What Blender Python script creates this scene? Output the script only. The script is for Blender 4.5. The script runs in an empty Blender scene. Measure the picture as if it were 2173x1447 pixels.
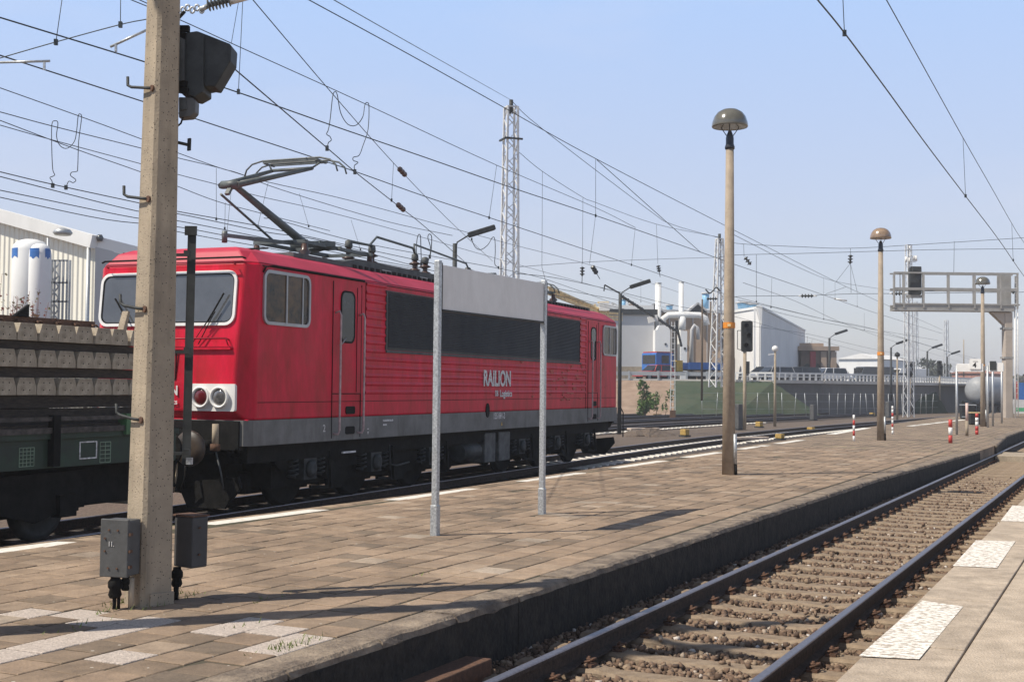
import bpy, math, random
import numpy as np
from mathutils import Vector, Matrix
random.seed(7)
R = math.radians
sc = bpy.context.scene
col = sc.collection
# ------------------------------------------------------------------ camera
F, CX, CY, CZ = 2700.0, 1086.5, 723.5, 1.88          # focal length in photo pixels, eye height over the rail head
PITCH = math.atan(97 / F); ROLL = 0.010
camd = bpy.data.cameras.new('camera'); cam = bpy.data.objects.new('camera', camd); col.objects.link(cam)
camd.sensor_width = 36; camd.lens = F / 2173 * 36; camd.clip_start = .05; camd.clip_end = 6000
CR = Matrix.Rotation(math.pi / 2 + PITCH, 3, 'X') @ Matrix.Rotation(ROLL, 3, 'Z')
cam.matrix_world = Matrix.Translation((0, 0, CZ)) @ CR.to_4x4()
sc.camera = cam
# ------------------------------------------------------------------ sky, sun, exposure
SUNAZ = Vector((-.93, -.36)).normalized(); EL = R(52)
w = bpy.data.worlds.new('World'); sc.world = w; w.use_nodes = True
nt = w.node_tree; bg = nt.nodes['Background']
sky = nt.nodes.new('ShaderNodeTexSky'); sky.sky_type = 'NISHITA'; sky.sun_disc = False
sky.sun_elevation = EL; sky.sun_rotation = math.atan2(SUNAZ.x, SUNAZ.y)
sky.altitude = 50; sky.air_density = 1.0; sky.dust_density = .5; sky.ozone_density = 2.0
# thin spring haze: the clear sky mixed with a pale veil that whitens towards the horizon; darkened overhead, out of view, to cut the fill light
tcw = nt.nodes.new('ShaderNodeTexCoord'); sxyz = nt.nodes.new('ShaderNodeSeparateXYZ'); nt.links.new(tcw.outputs['Generated'], sxyz.inputs[0])
wn_ = nt.nodes.new('ShaderNodeTexNoise'); wn_.inputs['Scale'].default_value = 3.5; wn_.inputs['Detail'].default_value = 5; wmp = nt.nodes.new('ShaderNodeMapping'); wmp.inputs['Scale'].default_value = (1, 1, 4)
nt.links.new(tcw.outputs['Generated'], wmp.inputs[0]); nt.links.new(wmp.outputs[0], wn_.inputs[0])
vr = nt.nodes.new('ShaderNodeValToRGB'); ve = vr.color_ramp.elements; ve[0].position = 0; ve[0].color = (2.35, 2.2, 2.25, 1); ve[1].position = .36; ve[1].color = (1.85, 2.75, 4.4, 1)
e_ = ve.new(.13); e_.color = (2.3, 2.42, 3.05, 1); e_ = ve.new(.60); e_.color = (.35, .30, .25, 1)
nt.links.new(sxyz.outputs['Z'], vr.inputs[0]); mxw = nt.nodes.new('ShaderNodeMix'); mxw.data_type = 'RGBA'; mxw.inputs[0].default_value = .80
nt.links.new(sky.outputs[0], mxw.inputs[6]); nt.links.new(vr.outputs[0], mxw.inputs[7]); cr_ = nt.nodes.new('ShaderNodeMapRange'); cr_.inputs[1].default_value = .52; cr_.inputs[2].default_value = .85; cr_.inputs[4].default_value = .28; nt.links.new(wn_.outputs[0], cr_.inputs[0])
mxc = nt.nodes.new('ShaderNodeMix'); mxc.data_type = 'RGBA'; nt.links.new(cr_.outputs[0], mxc.inputs[0]); nt.links.new(mxw.outputs[2], mxc.inputs[6]); mxc.inputs[7].default_value = (3.4, 3.3, 3.6, 1); nt.links.new(mxc.outputs[2], bg.inputs[0]); bg.inputs[1].default_value = .15
sd = bpy.data.lights.new('sun', 'SUN'); sd.energy = 3.35; sd.angle = R(.5); sd.color = (1, .925, .81)
so = bpy.data.objects.new('sun', sd); col.objects.link(so)
tosun = Vector((SUNAZ.x * math.cos(EL), SUNAZ.y * math.cos(EL), math.sin(EL)))
so.rotation_euler = tosun.to_track_quat('Z', 'Y').to_euler(); so.location = (-20, -10, 40)
sc.view_settings.view_transform = 'Standard'; sc.view_settings.look = 'None'
sc.view_settings.exposure = 0.7; sc.view_settings.gamma = 1

# ------------------------------------------------------------------ measuring helpers
def ray(px, py): return CR @ Vector(((px - CX) / F, -(py - CY) / F, -1))
def onz(px, py, z):
    d = ray(px, py); return Vector((0, 0, CZ)) + d * ((z - CZ) / d.z)
def at(px, py, Y):
    d = ray(px, py); return Vector((0, 0, CZ)) + d * (Y / d.y)
def onplane(px, py, P, bearing):
    n = Vector((math.cos(R(bearing)), -math.sin(R(bearing)), 0)); d = ray(px, py); C = Vector((0, 0, CZ))
    return C + d * (((Vector(P) - C).dot(n)) / d.dot(n))

# ------------------------------------------------------------------ materials
MATS = {}
def mat(name, c, rough=.6, metal=0, var=.15, scale=3, c2=None, bump=0, bscale=None, spec=.5, stretch=None, coat=0):
    if name in MATS: return MATS[name]
    m = bpy.data.materials.new(name); m.use_nodes = True; t = m.node_tree; b = t.nodes['Principled BSDF']
    b.inputs['Roughness'].default_value = rough; b.inputs['Metallic'].default_value = metal
    b.inputs['Specular IOR Level'].default_value = spec
    if coat: b.inputs['Coat Weight'].default_value = coat; b.inputs['Coat Roughness'].default_value = .1
    tc = t.nodes.new('ShaderNodeTexCoord'); mp = t.nodes.new('ShaderNodeMapping')
    t.links.new(tc.outputs['Object'], mp.inputs[0])
    if stretch: mp.inputs['Scale'].default_value = stretch
    n = t.nodes.new('ShaderNodeTexNoise'); n.inputs['Scale'].default_value = scale; n.inputs['Detail'].default_value = 8
    n.inputs['Roughness'].default_value = .65
    t.links.new(mp.outputs[0], n.inputs[0])
    r = t.nodes.new('ShaderNodeValToRGB'); r.color_ramp.elements[0].position = .35; r.color_ramp.elements[1].position = .68
    c = tuple(c)[:3]; d = tuple(c2) if c2 else tuple(x * (1 - var * 1.6) for x in c)
    u = c if c2 else tuple(min(1, x * (1 + var)) for x in c)
    r.color_ramp.elements[0].color = (*d, 1); r.color_ramp.elements[1].color = (*u, 1)
    t.links.new(n.outputs[0], r.inputs[0]); t.links.new(r.outputs[0], b.inputs['Base Color'])
    if bump:
        n2 = t.nodes.new('ShaderNodeTexNoise'); n2.inputs['Scale'].default_value = bscale or scale * 6; n2.inputs['Detail'].default_value = 6
        t.links.new(mp.outputs[0], n2.inputs[0])
        bp = t.nodes.new('ShaderNodeBump'); bp.inputs['Strength'].default_value = bump; bp.inputs['Distance'].default_value = .02
        t.links.new(n2.outputs[0], bp.inputs['Height']); t.links.new(bp.outputs[0], b.inputs['Normal'])
    MATS[name] = m; return m
concrete = mat('cast_concrete', (.40, .325, .245), .85, c2=(.28, .23, .175), scale=5, bump=.5, bscale=60)
conc_grey = mat('weathered_concrete', (.44, .36, .26), .85, c2=(.30, .245, .18), scale=3, bump=.25, bscale=70)
def add_grime(m, c, scale=1.5, stretch=(1, 1, .2), lo=.5, hi=.8, amount=.5):
    """dirt of its own shape: streaks and blotches mixed over the paint"""
    t = m.node_tree; b = t.nodes['Principled BSDF']; src = b.inputs['Base Color'].links[0].from_socket
    tc = t.nodes.new('ShaderNodeTexCoord'); mp = t.nodes.new('ShaderNodeMapping'); mp.inputs['Scale'].default_value = stretch; mp.inputs['Location'].default_value = (3.7, 1.9, 5.3)
    n = t.nodes.new('ShaderNodeTexNoise'); n.inputs['Scale'].default_value = scale; n.inputs['Detail'].default_value = 9; n.inputs['Roughness'].default_value = .72
    t.links.new(tc.outputs['Object'], mp.inputs[0]); t.links.new(mp.outputs[0], n.inputs[0])
    mr = t.nodes.new('ShaderNodeMapRange'); mr.inputs[1].default_value = lo; mr.inputs[2].default_value = hi; mr.inputs[4].default_value = amount; t.links.new(n.outputs[0], mr.inputs[0])
    mx = t.nodes.new('ShaderNodeMix'); mx.data_type = 'RGBA'; t.links.new(mr.outputs[0], mx.inputs[0]); t.links.new(src, mx.inputs[6]); mx.inputs[7].default_value = (*c, 1)
    t.links.new(mx.outputs[2], b.inputs['Base Color'])
def add_pits(m, scale=38, thr=.17, dark=(.05, .04, .03)):
    t = m.node_tree; b = t.nodes['Principled BSDF']; src = b.inputs['Base Color'].links[0].from_socket
    tc = t.nodes.new('ShaderNodeTexCoord'); v = t.nodes.new('ShaderNodeTexVoronoi'); v.inputs['Scale'].default_value = scale
    t.links.new(tc.outputs['Object'], v.inputs[0])
    l = t.nodes.new('ShaderNodeMath'); l.operation = 'LESS_THAN'; l.inputs[1].default_value = thr
    t.links.new(v.outputs['Distance'], l.inputs[0])
    mx = t.nodes.new('ShaderNodeMix'); mx.data_type = 'RGBA'; t.links.new(l.outputs[0], mx.inputs[0])
    t.links.new(src, mx.inputs[6]); mx.inputs[7].default_value = (*dark, 1); t.links.new(mx.outputs[2], b.inputs['Base Color'])
add_pits(conc_grey)
add_grime(conc_grey, (.10, .085, .06), 2.2, (3, 3, .25), .48, .75, .55)
add_grime(concrete, (.14, .11, .08), 2, (2, 2, .15), .5, .8, .5)
galv = mat('galvanised_steel', (.50, .52, .53), .45, .5, scale=45, var=.25)
redp = mat('red_paint', (.72, .008, .050), .42, scale=3.2, c2=(.46, .008, .020), stretch=(1, 1, .35), bump=.05, bscale=9, spec=.22)
add_grime(redp, (.16, .020, .015), 2.6, (1, 1, .22), .50, .80, .55); add_grime(redp, (.42, .06, .05), .9, (1, 1, 1), .52, .78, .35)
redw = mat('weathered_red_paint', (.40, .012, .028), .50, scale=1.3, c2=(.30, .010, .024), bump=.05, bscale=12)
greyp = mat('grey_skirt_paint', (.17, .17, .165), .6, scale=2, var=.2)
add_grime(greyp, (.045, .038, .03), 3, (1, 1, .25), .48, .75, .6)
blk = mat('grimy_black_steel', (.0085, .008, .0075), .8, scale=5, var=.5, bump=.3, bscale=30, spec=.2)
dkgrey = mat('dark_grey_steel', (.042, .046, .047), .6, scale=6, var=.25, spec=.3)
boxgrey = mat('cable_box_grey', (.085, .085, .083), .55, scale=7, var=.15, bump=.1)
louvre = mat('louvre_black', (.022, .024, .024), .55, scale=3, var=.3)
roofgrey = mat('roof_equipment_grey', (.075, .08, .08), .65, scale=4, var=.3)
panto = mat('pantograph_green_grey', (.10, .115, .115), .5, scale=6, var=.25)
insul = mat('brown_porcelain', (.085, .050, .042), .3, scale=8, var=.3)
insblk = mat('dark_insulator', (.03, .032, .034), .4, scale=8, var=.3)
white = mat('white_paint', (.80, .79, .76), .5, scale=3, var=.06)
whitew = mat('worn_white_marking', (.82, .80, .75), .8, scale=12, c2=(.62, .58, .50), bump=.3, bscale=40)
redm = mat('red_marking', (.50, .045, .035), .5, scale=4, var=.15)
wirem = mat('overhead_copper_wire', (.035, .045, .048), .5, .3, var=.2)
glass = mat('dark_window_glass', (.030, .032, .034), .06, spec=.45, var=.3)
glassf = mat('windscreen_glass', (.10, .104, .11), .03, spec=1.0, c2=(.06, .063, .067), scale=1.2)
glassb = mat('cab_side_glass', (.13, .075, .035), .08, spec=.28, c2=(.02, .018, .015), scale=5)  # brown mottled base stands in for station buildings reflected in the pane
alu = mat('window_frame_aluminium', (.38, .39, .40), .4, .6, var=.1)
handr = mat('handrail_pale_red', (.50, .36, .36), .5, scale=10, var=.2)
lattw = mat('lattice_light_grey_paint', (.72, .72, .71), .6, scale=6, var=.15)
lampd = mat('lamp_hood_enamel', (.13, .125, .105), .18, scale=5, var=.12, coat=.5)
lampt = mat('lamp_hood_rusty_enamel', (.30, .21, .14), .25, scale=5, var=.2, coat=.4)
railtop = mat('polished_rail_head', (.30, .27, .28), .42, .9, scale=30, var=.15)
railside = mat('rusty_rail_side', (.055, .036, .026), .9, scale=20, var=.35, bump=.3, bscale=80)
rust = mat('rusty_iron', (.17, .085, .05), .9, scale=25, c2=(.08, .045, .03), bump=.5)
sleep = mat('dirty_concrete_sleeper', (.31, .235, .16), .9, scale=9, c2=(.18, .13, .088), bump=.4, bscale=60)
sleepb = mat('bright_concrete_sleeper', (.78, .74, .66), .9, scale=7, c2=(.62, .57, .50), bump=.3, bscale=60)
sleeps = mat('stacked_concrete_sleeper', (.50, .43, .33), .9, scale=9, c2=(.27, .225, .165), bump=.5, bscale=60)
timber = mat('oily_timber', (.05, .038, .028), .9, scale=9, var=.4, stretch=(1, 8, 8), bump=.4)
greenw = mat('wagon_green_paint', (.022, .052, .030), .65, scale=4, c2=(.02, .03, .022))
stone = mat('brown_ballast', (.29, .195, .135), .95, scale=11, c2=(.11, .07, .05), bump=.6, bscale=90)
dirt = mat('yard_ballast', (.20, .15, .11), .97, scale=14, c2=(.075, .055, .042), bump=1, bscale=45)
darkb = mat('dark_track_bed', (.10, .075, .06), .97, scale=14, c2=(.035, .028, .022), bump=1, bscale=45)  # darker than the open yard ballast
soil = mat('bare_soil', (.36, .26, .19), .97, scale=1.2, c2=(.25, .17, .12), bump=.8, bscale=9)
grass = mat('grass_slope', (.060, .080, .045), .97, scale=.9, c2=(.030, .052, .025), bump=1, bscale=6)
weed = mat('weedy_ground', (.14, .19, .05), .97, scale=.9, c2=(.17, .14, .07), bump=1, bscale=12)
leaf = mat('spring_leaves', (.14, .23, .05), .6, scale=2, c2=(.05, .10, .025))
leafd = mat('distant_leaves', (.09, .10, .075), .8, scale=.6, c2=(.05, .06, .045))
bark = mat('bark', (.12, .09, .065), .9, scale=12, var=.3)
blossom = mat('pink_blossom', (.60, .16, .18), .6, scale=2, c2=(.35, .22, .10))
wallgrey = mat('grey_cladding', (.50, .50, .505), .75, scale=.3, var=.04)
wallgrey2 = mat('pale_grey_cladding', (.78, .77, .75), .75, scale=.3, var=.04)
wallwhite = mat('white_cladding', (.82, .82, .80), .7, scale=.5, var=.04)
walltan = mat('tan_render', (.45, .34, .25), .85, scale=.4, c2=(.36, .27, .21))
wallbrick = mat('old_brick', (.22, .15, .11), .9, scale=.8, c2=(.12, .09, .075))
retain = mat('retaining_wall_concrete', (.19, .18, .17), .9, scale=.25, c2=(.14, .135, .13), bump=.3, bscale=3)
rimc = mat('bridge_rim_concrete', (.62, .58, .52), .85, scale=1, var=.1)
asphalt = mat('asphalt', (.06, .06, .062), .9, scale=6, var=.2)
yellow = mat('yellow_paint', (.70, .42, .05), .5, scale=5, var=.15)
cranep = mat('faded_yellow_crane_paint', (.88, .66, .36), .6, scale=3, var=.2)
orangep = mat('orange_paint', (.75, .27, .03), .5, scale=5, var=.1)
bluep = mat('blue_paint', (.035, .16, .48), .4, scale=3, var=.12)
bluev = mat('light_blue_paint', (.25, .50, .72), .5, scale=3, var=.1)
carred = mat('car_red_paint', (.50, .04, .035), .3, scale=3, var=.1, coat=.5)
carwhite = mat('car_white_paint', (.75, .75, .75), .3, scale=3, var=.05, coat=.5)
cardark = mat('car_dark_paint', (.06, .07, .08), .3, scale=3, var=.1, coat=.5)
carsilver = mat('car_silver_paint', (.38, .39, .41), .3, .4, scale=3, var=.05, coat=.5)
tyre = mat('tyre_rubber', (.02, .02, .02), .9, var=.2)
textw = mat('lettering_white', (.72, .70, .68), .6, var=.05)
textg = mat('lettering_worn_grey', (.75, .74, .74), .7, scale=25, var=.3)
panelg = mat('blank_panel_back', (.74, .73, .71), .55, scale=1.5, var=.05)
blacks = mat('black_sign', (.008, .008, .008), .7, var=.1, spec=.15)
greenl = mat('advert_green', (.10, .45, .22), .5, var=.1)

add_grime(panelg, (.48, .46, .43), 2.5, (1, 1, .3), .5, .8, .5)
add_grime(wallwhite, (.50, .48, .44), .25, (1, 1, .2), .5, .8, .5)
add_grime(wallgrey, (.28, .28, .28), .2, (1, 1, .25), .5, .8, .5)
add_grime(wallgrey2, (.46, .46, .46), .2, (1, 1, .2), .5, .8, .5)
add_grime(walltan, (.30, .20, .14), .5, (1, 1, .25), .5, .8, .6)
add_grime(retain, (.07, .07, .065), .35, (1, 1, .2), .45, .75, .6)
add_grime(louvre, (.055, .052, .048), 1.2, (1, 1, .3), .45, .75, .7)
add_grime(grass, (.10, .09, .055), .35, (1, 1, 1), .48, .70, .6); add_grime(grass, (.025, .04, .02), 1.4, (1, 1, 1), .48, .7, .6); add_grime(soil, (.16, .13, .08), .5, (1, 1, 1), .5, .72, .6)
def paving_mat():
    m = bpy.data.materials.new('platform_slabs'); m.use_nodes = True; t = m.node_tree; b = t.nodes['Principled BSDF']
    N = t.nodes.new; L = t.links.new
    tc = N('ShaderNodeTexCoord'); mp = N('ShaderNodeMapping'); mp.inputs['Rotation'].default_value = (0, 0, R(-(90 - 26)))
    L(tc.outputs['Object'], mp.inputs[0])
    # slightly wavy joints
    wn = N('ShaderNodeTexNoise'); wn.inputs['Scale'].default_value = 1.3; L(mp.outputs[0], wn.inputs[0])
    sb = N('ShaderNodeVectorMath'); sb.operation = 'SUBTRACT'; sb.inputs[1].default_value = (.5, .5, .5); L(wn.outputs['Color'], sb.inputs[0])
    sl = N('ShaderNodeVectorMath'); sl.operation = 'SCALE'; sl.inputs['Scale'].default_value = .05; L(sb.outputs[0], sl.inputs[0])
    ad = N('ShaderNodeVectorMath'); L(mp.outputs[0], ad.inputs[0]); L(sl.outputs[0], ad.inputs[1])
    br = N('ShaderNodeTexBrick'); br.inputs['Scale'].default_value = 1; br.inputs['Brick Width'].default_value = .31; br.inputs['Row Height'].default_value = .31
    br.inputs['Mortar Size'].default_value = .013; br.inputs['Mortar Smooth'].default_value = .3; br.inputs['Bias'].default_value = 0
    br.inputs['Color1'].default_value = (.235, .178, .126, 1); br.inputs['Color2'].default_value = (.385, .290, .205, 1); br.inputs['Mortar'].default_value = (.045, .034, .025, 1)
    L(ad.outputs[0], br.inputs[0])
    n1 = N('ShaderNodeTexNoise'); n1.inputs['Scale'].default_value = 1.1; n1.inputs['Detail'].default_value = 10; n1.inputs['Roughness'].default_value = .7; L(mp.outputs[0], n1.inputs[0])
    r1 = N('ShaderNodeValToRGB'); r1.color_ramp.elements[0].position = .3; r1.color_ramp.elements[1].position = .75
    r1.color_ramp.elements[0].color = (.50, .48, .46, 1); r1.color_ramp.elements[1].color = (1.22, 1.2, 1.16, 1); L(n1.outputs[0], r1.inputs[0])
    mu = N('ShaderNodeMix'); mu.data_type = 'RGBA'; mu.blend_type = 'MULTIPLY'; mu.inputs[0].default_value = 1; L(br.outputs[0], mu.inputs[6]); L(r1.outputs[0], mu.inputs[7])
    n2 = N('ShaderNodeTexNoise'); n2.inputs['Scale'].default_value = 55; n2.inputs['Detail'].default_value = 4; L(mp.outputs[0], n2.inputs[0])
    r2 = N('ShaderNodeValToRGB'); r2.color_ramp.elements[0].position = .3; r2.color_ramp.elements[1].position = .7
    r2.color_ramp.elements[0].color = (.78, .78, .78, 1); r2.color_ramp.elements[1].color = (1.15, 1.15, 1.15, 1); L(n2.outputs[0], r2.inputs[0])
    mu2 = N('ShaderNodeMix'); mu2.data_type = 'RGBA'; mu2.blend_type = 'MULTIPLY'; mu2.inputs[0].default_value = 1; L(mu.outputs[2], mu2.inputs[6]); L(r2.outputs[0], mu2.inputs[7])
    # moss in the joints where a large noise allows
    n3 = N('ShaderNodeTexNoise'); n3.inputs['Scale'].default_value = .9; n3.inputs['Detail'].default_value = 6; L(tc.outputs['Object'], n3.inputs[0])
    g = N('ShaderNodeMath'); g.operation = 'GREATER_THAN'; g.inputs[1].default_value = .60; L(n3.outputs[0], g.inputs[0])
    mm = N('ShaderNodeMath'); mm.operation = 'MULTIPLY'; L(g.outputs[0], mm.inputs[0]); L(br.outputs['Fac'], mm.inputs[1])
    mx = N('ShaderNodeMix'); mx.data_type = 'RGBA'; L(mm.outputs[0], mx.inputs[0]); L(mu2.outputs[2], mx.inputs[6]); mx.inputs[7].default_value = (.12, .145, .04, 1)
    L(mx.outputs[2], b.inputs['Base Color']); b.inputs['Roughness'].default_value = .9
    bp = N('ShaderNodeBump'); bp.inputs['Strength'].default_value = .8; bp.inputs['Distance'].default_value = .012; bp.invert = True
    a2 = N('ShaderNodeMath'); a2.operation = 'MULTIPLY_ADD'; a2.inputs[1].default_value = -.35; L(n2.outputs[0], a2.inputs[0]); L(br.outputs['Fac'], a2.inputs[2])
    L(a2.outputs[0], bp.inputs['Height']); L(bp.outputs[0], b.inputs['Normal'])
    return m
paving = paving_mat()
def cladding(name, c, period, axis='X'):
    m = bpy.data.materials.new(name); m.use_nodes = True; t = m.node_tree; b = t.nodes['Principled BSDF']
    tc = t.nodes.new('ShaderNodeTexCoord'); wv = t.nodes.new('ShaderNodeTexWave'); wv.bands_direction = axis; wv.wave_profile = 'SIN'
    wv.inputs['Scale'].default_value = .314159 / period; t.links.new(tc.outputs['Object'], wv.inputs[0])
    bp = t.nodes.new('ShaderNodeBump'); bp.inputs['Distance'].default_value = .06; t.links.new(wv.outputs[0], bp.inputs['Height'])
    t.links.new(bp.outputs[0], b.inputs['Normal']); b.inputs['Base Color'].default_value = (*c, 1); b.inputs['Roughness'].default_value = .6
    return m

# ------------------------------------------------------------------ mesh builder
class MB:
    def __init__(s): s.v = []; s.f = []; s.sm = []
    def add(s, vs, fs, smooth=False):
        o = len(s.v); s.v += [tuple(x) for x in vs]; s.f += [tuple(i + o for i in f) for f in fs]; s.sm += [smooth] * len(fs); return s
    def box(s, x0, x1, y0, y1, z0, z1):
        return s.add([(x, y, z) for x in (x0, x1) for y in (y0, y1) for z in (z0, z1)],
                     [(0, 1, 3, 2), (4, 6, 7, 5), (0, 4, 5, 1), (2, 3, 7, 6), (0, 2, 6, 4), (1, 5, 7, 3)])
    def obox(s, c, u, v, w):
        c, u, v, w = map(Vector, (c, u, v, w))
        return s.add([c + u * a + v * b + w * d for a in (-1, 1) for b in (-1, 1) for d in (-1, 1)],
                     [(0, 1, 3, 2), (4, 6, 7, 5), (0, 4, 5, 1), (2, 3, 7, 6), (0, 2, 6, 4), (1, 5, 7, 3)])
    def bar(s, p, q, w, h=None):
        p, q = Vector(p), Vector(q); d = q - p
        if d.length < 1e-6: return s
        up = Vector((0, 0, 1)) if abs(d.normalized().z) < .95 else Vector((0, 1, 0))
        a = d.cross(up).normalized(); b = a.cross(d).normalized()
        return s.obox((p + q) / 2, d / 2, a * (w / 2), b * ((h or w) / 2))
    def tube(s, pts, r, seg=6, caps=True, smooth=True):
        pts = [Vector(p) for p in pts]; rs = r if isinstance(r, (list, tuple)) else [r] * len(pts); rings = []; o = len(s.v)
        prev = None
        for i, p in enumerate(pts):
            d = (pts[min(i + 1, len(pts) - 1)] - pts[max(i - 1, 0)]).normalized()
            if prev is None:
                up = Vector((0, 0, 1)) if abs(d.z) < .9 else Vector((1, 0, 0)); a = d.cross(up).normalized()
            else:
                a = (prev - d * prev.dot(d)).normalized()
            prev = a; b = d.cross(a)
            for k in range(seg):
                t = 2 * math.pi * k / seg; s.v.append(tuple(p + (a * math.cos(t) + b * math.sin(t)) * rs[i]))
        n = len(pts)
        for i in range(n - 1):
            for k in range(seg):
                s.f.append((o + i * seg + k, o + i * seg + (k + 1) % seg, o + (i + 1) * seg + (k + 1) % seg, o + (i + 1) * seg + k)); s.sm.append(smooth)
        if caps:
            s.f.append(tuple(o + k for k in range(seg))[::-1]); s.sm.append(False)
            s.f.append(tuple(o + (n - 1) * seg + k for k in range(seg))); s.sm.append(False)
        return s
    def cyl(s, p, q, r, r2=None, seg=12): return s.tube([p, q], [r, r if r2 is None else r2], seg)
    def lathe(s, prof, c=(0, 0, 0), seg=20, axis=2, smooth=True):
        c = Vector(c); o = len(s.v); n = len(prof)
        for r, h in prof:
            for k in range(seg):
                t = 2 * math.pi * k / seg; p = [r * math.cos(t), r * math.sin(t), h]
                if axis == 0: p = [h, r * math.cos(t), r * math.sin(t)]
                if axis == 1: p = [r * math.cos(t), h, r * math.sin(t)]
                s.v.append(tuple(c + Vector(p)))
        for i in range(n - 1):
            for k in range(seg):
                s.f.append((o + i * seg + k, o + i * seg + (k + 1) % seg, o + (i + 1) * seg + (k + 1) % seg, o + (i + 1) * seg + k)); s.sm.append(smooth)
        s.f.append(tuple(o + k for k in range(seg))[::-1]); s.sm.append(False)
        s.f.append(tuple(o + (n - 1) * seg + k for k in range(seg))); s.sm.append(False)
        return s
    def prism(s, poly, a0, a1, axis='y'):
        n = len(poly)
        def P(u, v, a): return {'y': (u, a, v), 'x': (a, u, v), 'z': (u, v, a)}[axis]
        vs = [P(u, v, a0) for u, v in poly] + [P(u, v, a1) for u, v in poly]
        fs = [tuple(range(n))[::-1], tuple(range(n, 2 * n))] + [(i, (i + 1) % n, n + (i + 1) % n, n + i) for i in range(n)]
        return s.add(vs, fs)
    def ring(s, outer, inner, a0, a1, axis='y'):
        n = len(outer)
        def P(u, v, a): return {'y': (u, a, v), 'x': (a, u, v), 'z': (u, v, a)}[axis]
        vs = [P(u, v, a) for a in (a0, a1) for pl in (outer, inner) for u, v in pl]; fs = []
        for i in range(n):
            j = (i + 1) % n
            fs += [(i, j, n + j, n + i), (2 * n + i, 3 * n + i, 3 * n + j, 2 * n + j), (i, 2 * n + i, 2 * n + j, j), (n + i, n + j, 3 * n + j, 3 * n + i)]
        return s.add(vs, fs)
    def build(s, name, m, parent=None, bevel=0, loc=None, rotz=None):
        me = bpy.data.meshes.new(name); me.from_pydata(s.v, [], s.f); me.materials.append(m)
        me.polygons.foreach_set('use_smooth', s.sm); me.update()
        o = bpy.data.objects.new(name, me); col.objects.link(o)
        if parent: o.parent = parent
        if loc is not None: o.location = loc
        if rotz is not None: o.rotation_euler = (0, 0, rotz)
        if bevel:
            b = o.modifiers.new('bevel', 'BEVEL'); b.width = bevel; b.segments = 2; b.limit_method = 'ANGLE'
        return o
def merge(o, mb, m):
    """add a surface pattern with a material of its own to an object's own mesh"""
    me = o.data; n0 = len(me.vertices); vs = [tuple(v.co) for v in me.vertices] + mb.v
    fs = [tuple(p.vertices) for p in me.polygons] + [tuple(i + n0 for i in f) for f in mb.f]
    sm = [p.use_smooth for p in me.polygons] + mb.sm; mi = [p.material_index for p in me.polygons] + [len(me.materials)] * len(mb.f)
    nm = bpy.data.meshes.new(me.name); nm.from_pydata(vs, [], fs)
    for q in list(me.materials) + [m]: nm.materials.append(q)
    nm.polygons.foreach_set('use_smooth', sm); nm.polygons.foreach_set('material_index', mi); nm.update(); o.data = nm
def rrect(x0, x1, y0, y1, r, n=5):
    out = []
    for cx, cy, a in ((x1 - r, y1 - r, 0), (x0 + r, y1 - r, 90), (x0 + r, y0 + r, 180), (x1 - r, y0 + r, 270)):
        for k in range(n + 1):
            t = R(a + 90 * k / n); out.append((cx + r * math.cos(t), cy + r * math.sin(t)))
    return out
def tag(o, label=None, cat=None, group=None, kind=None):
    if label: o['label'] = label
    if cat: o['category'] = cat
    if group: o['group'] = group
    if kind: o['kind'] = kind
    return o
def empty(name, label, cat, loc=(0, 0, 0), rotz=0, group=None):
    o = bpy.data.objects.new(name, None); o.empty_display_size = .2; col.objects.link(o); o.location = loc; o.rotation_euler = (0, 0, rotz)
    return tag(o, label, cat, group)
def copy_tree(o, parent=None):
    c = o.copy(); col.objects.link(c); c.parent = parent
    for ch in list(o.children): copy_tree(ch, c)
    return c
def struct(o): o['kind'] = 'structure'; return o
def text(s, size, m, name='lettering', parent=None, loc=(0, 0, 0), rot=(0, 0, 0), sx=1, bold=0, ext=.002):
    cu = bpy.data.curves.new('t', 'FONT'); cu.body = s; cu.size = size; cu.offset = bold; cu.extrude = ext; cu.align_x = 'LEFT'
    t = bpy.data.objects.new('t', cu); dg = bpy.context.evaluated_depsgraph_get(); col.objects.link(t); dg.update()
    me = bpy.data.meshes.new_from_object(t.evaluated_get(bpy.context.evaluated_depsgraph_get())); bpy.data.objects.remove(t)
    me.materials.clear(); me.materials.append(m); o = bpy.data.objects.new(name, me); col.objects.link(o)
    if parent: o.parent = parent
    o.location = loc; o.rotation_euler = rot; o.scale = (sx, 1, 1); return o
def sheet(name, pts, z, m): return struct(MB().add([(p[0], p[1], z) for p in pts], [tuple(range(len(pts)))]).build(name, m))

# =================================================================== directions
B1 = 26.0                                     # bearing of the near track and platforms
D1 = Vector((math.sin(R(B1)), math.cos(R(B1)), 0)); N1 = Vector((D1.y, -D1.x, 0))
def tr(s, off, z=0): return D1 * s + N1 * off + Vector((0, 0, z))      # along, offset to the right, height
OC = -2.96                                    # near track centre
ZA = -.14                                     # rail height of the yard tracks
A0 = Vector((-3.967, 19.198, 0)); BA = 22.29  # locomotive: near corner, bearing
DA = Vector((math.sin(R(BA)), math.cos(R(BA)), 0)); NA = Vector((DA.y, -DA.x, 0))
LOCO0 = A0 - NA * 1.5                         # centre line at the near end
def la(t, y, z): return LOCO0 + DA * t - NA * y + Vector((0, 0, ZA + z))   # locomotive coordinates (y to the left)
ROTA = R(90 - BA); ROT1 = R(90 - B1)

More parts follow.
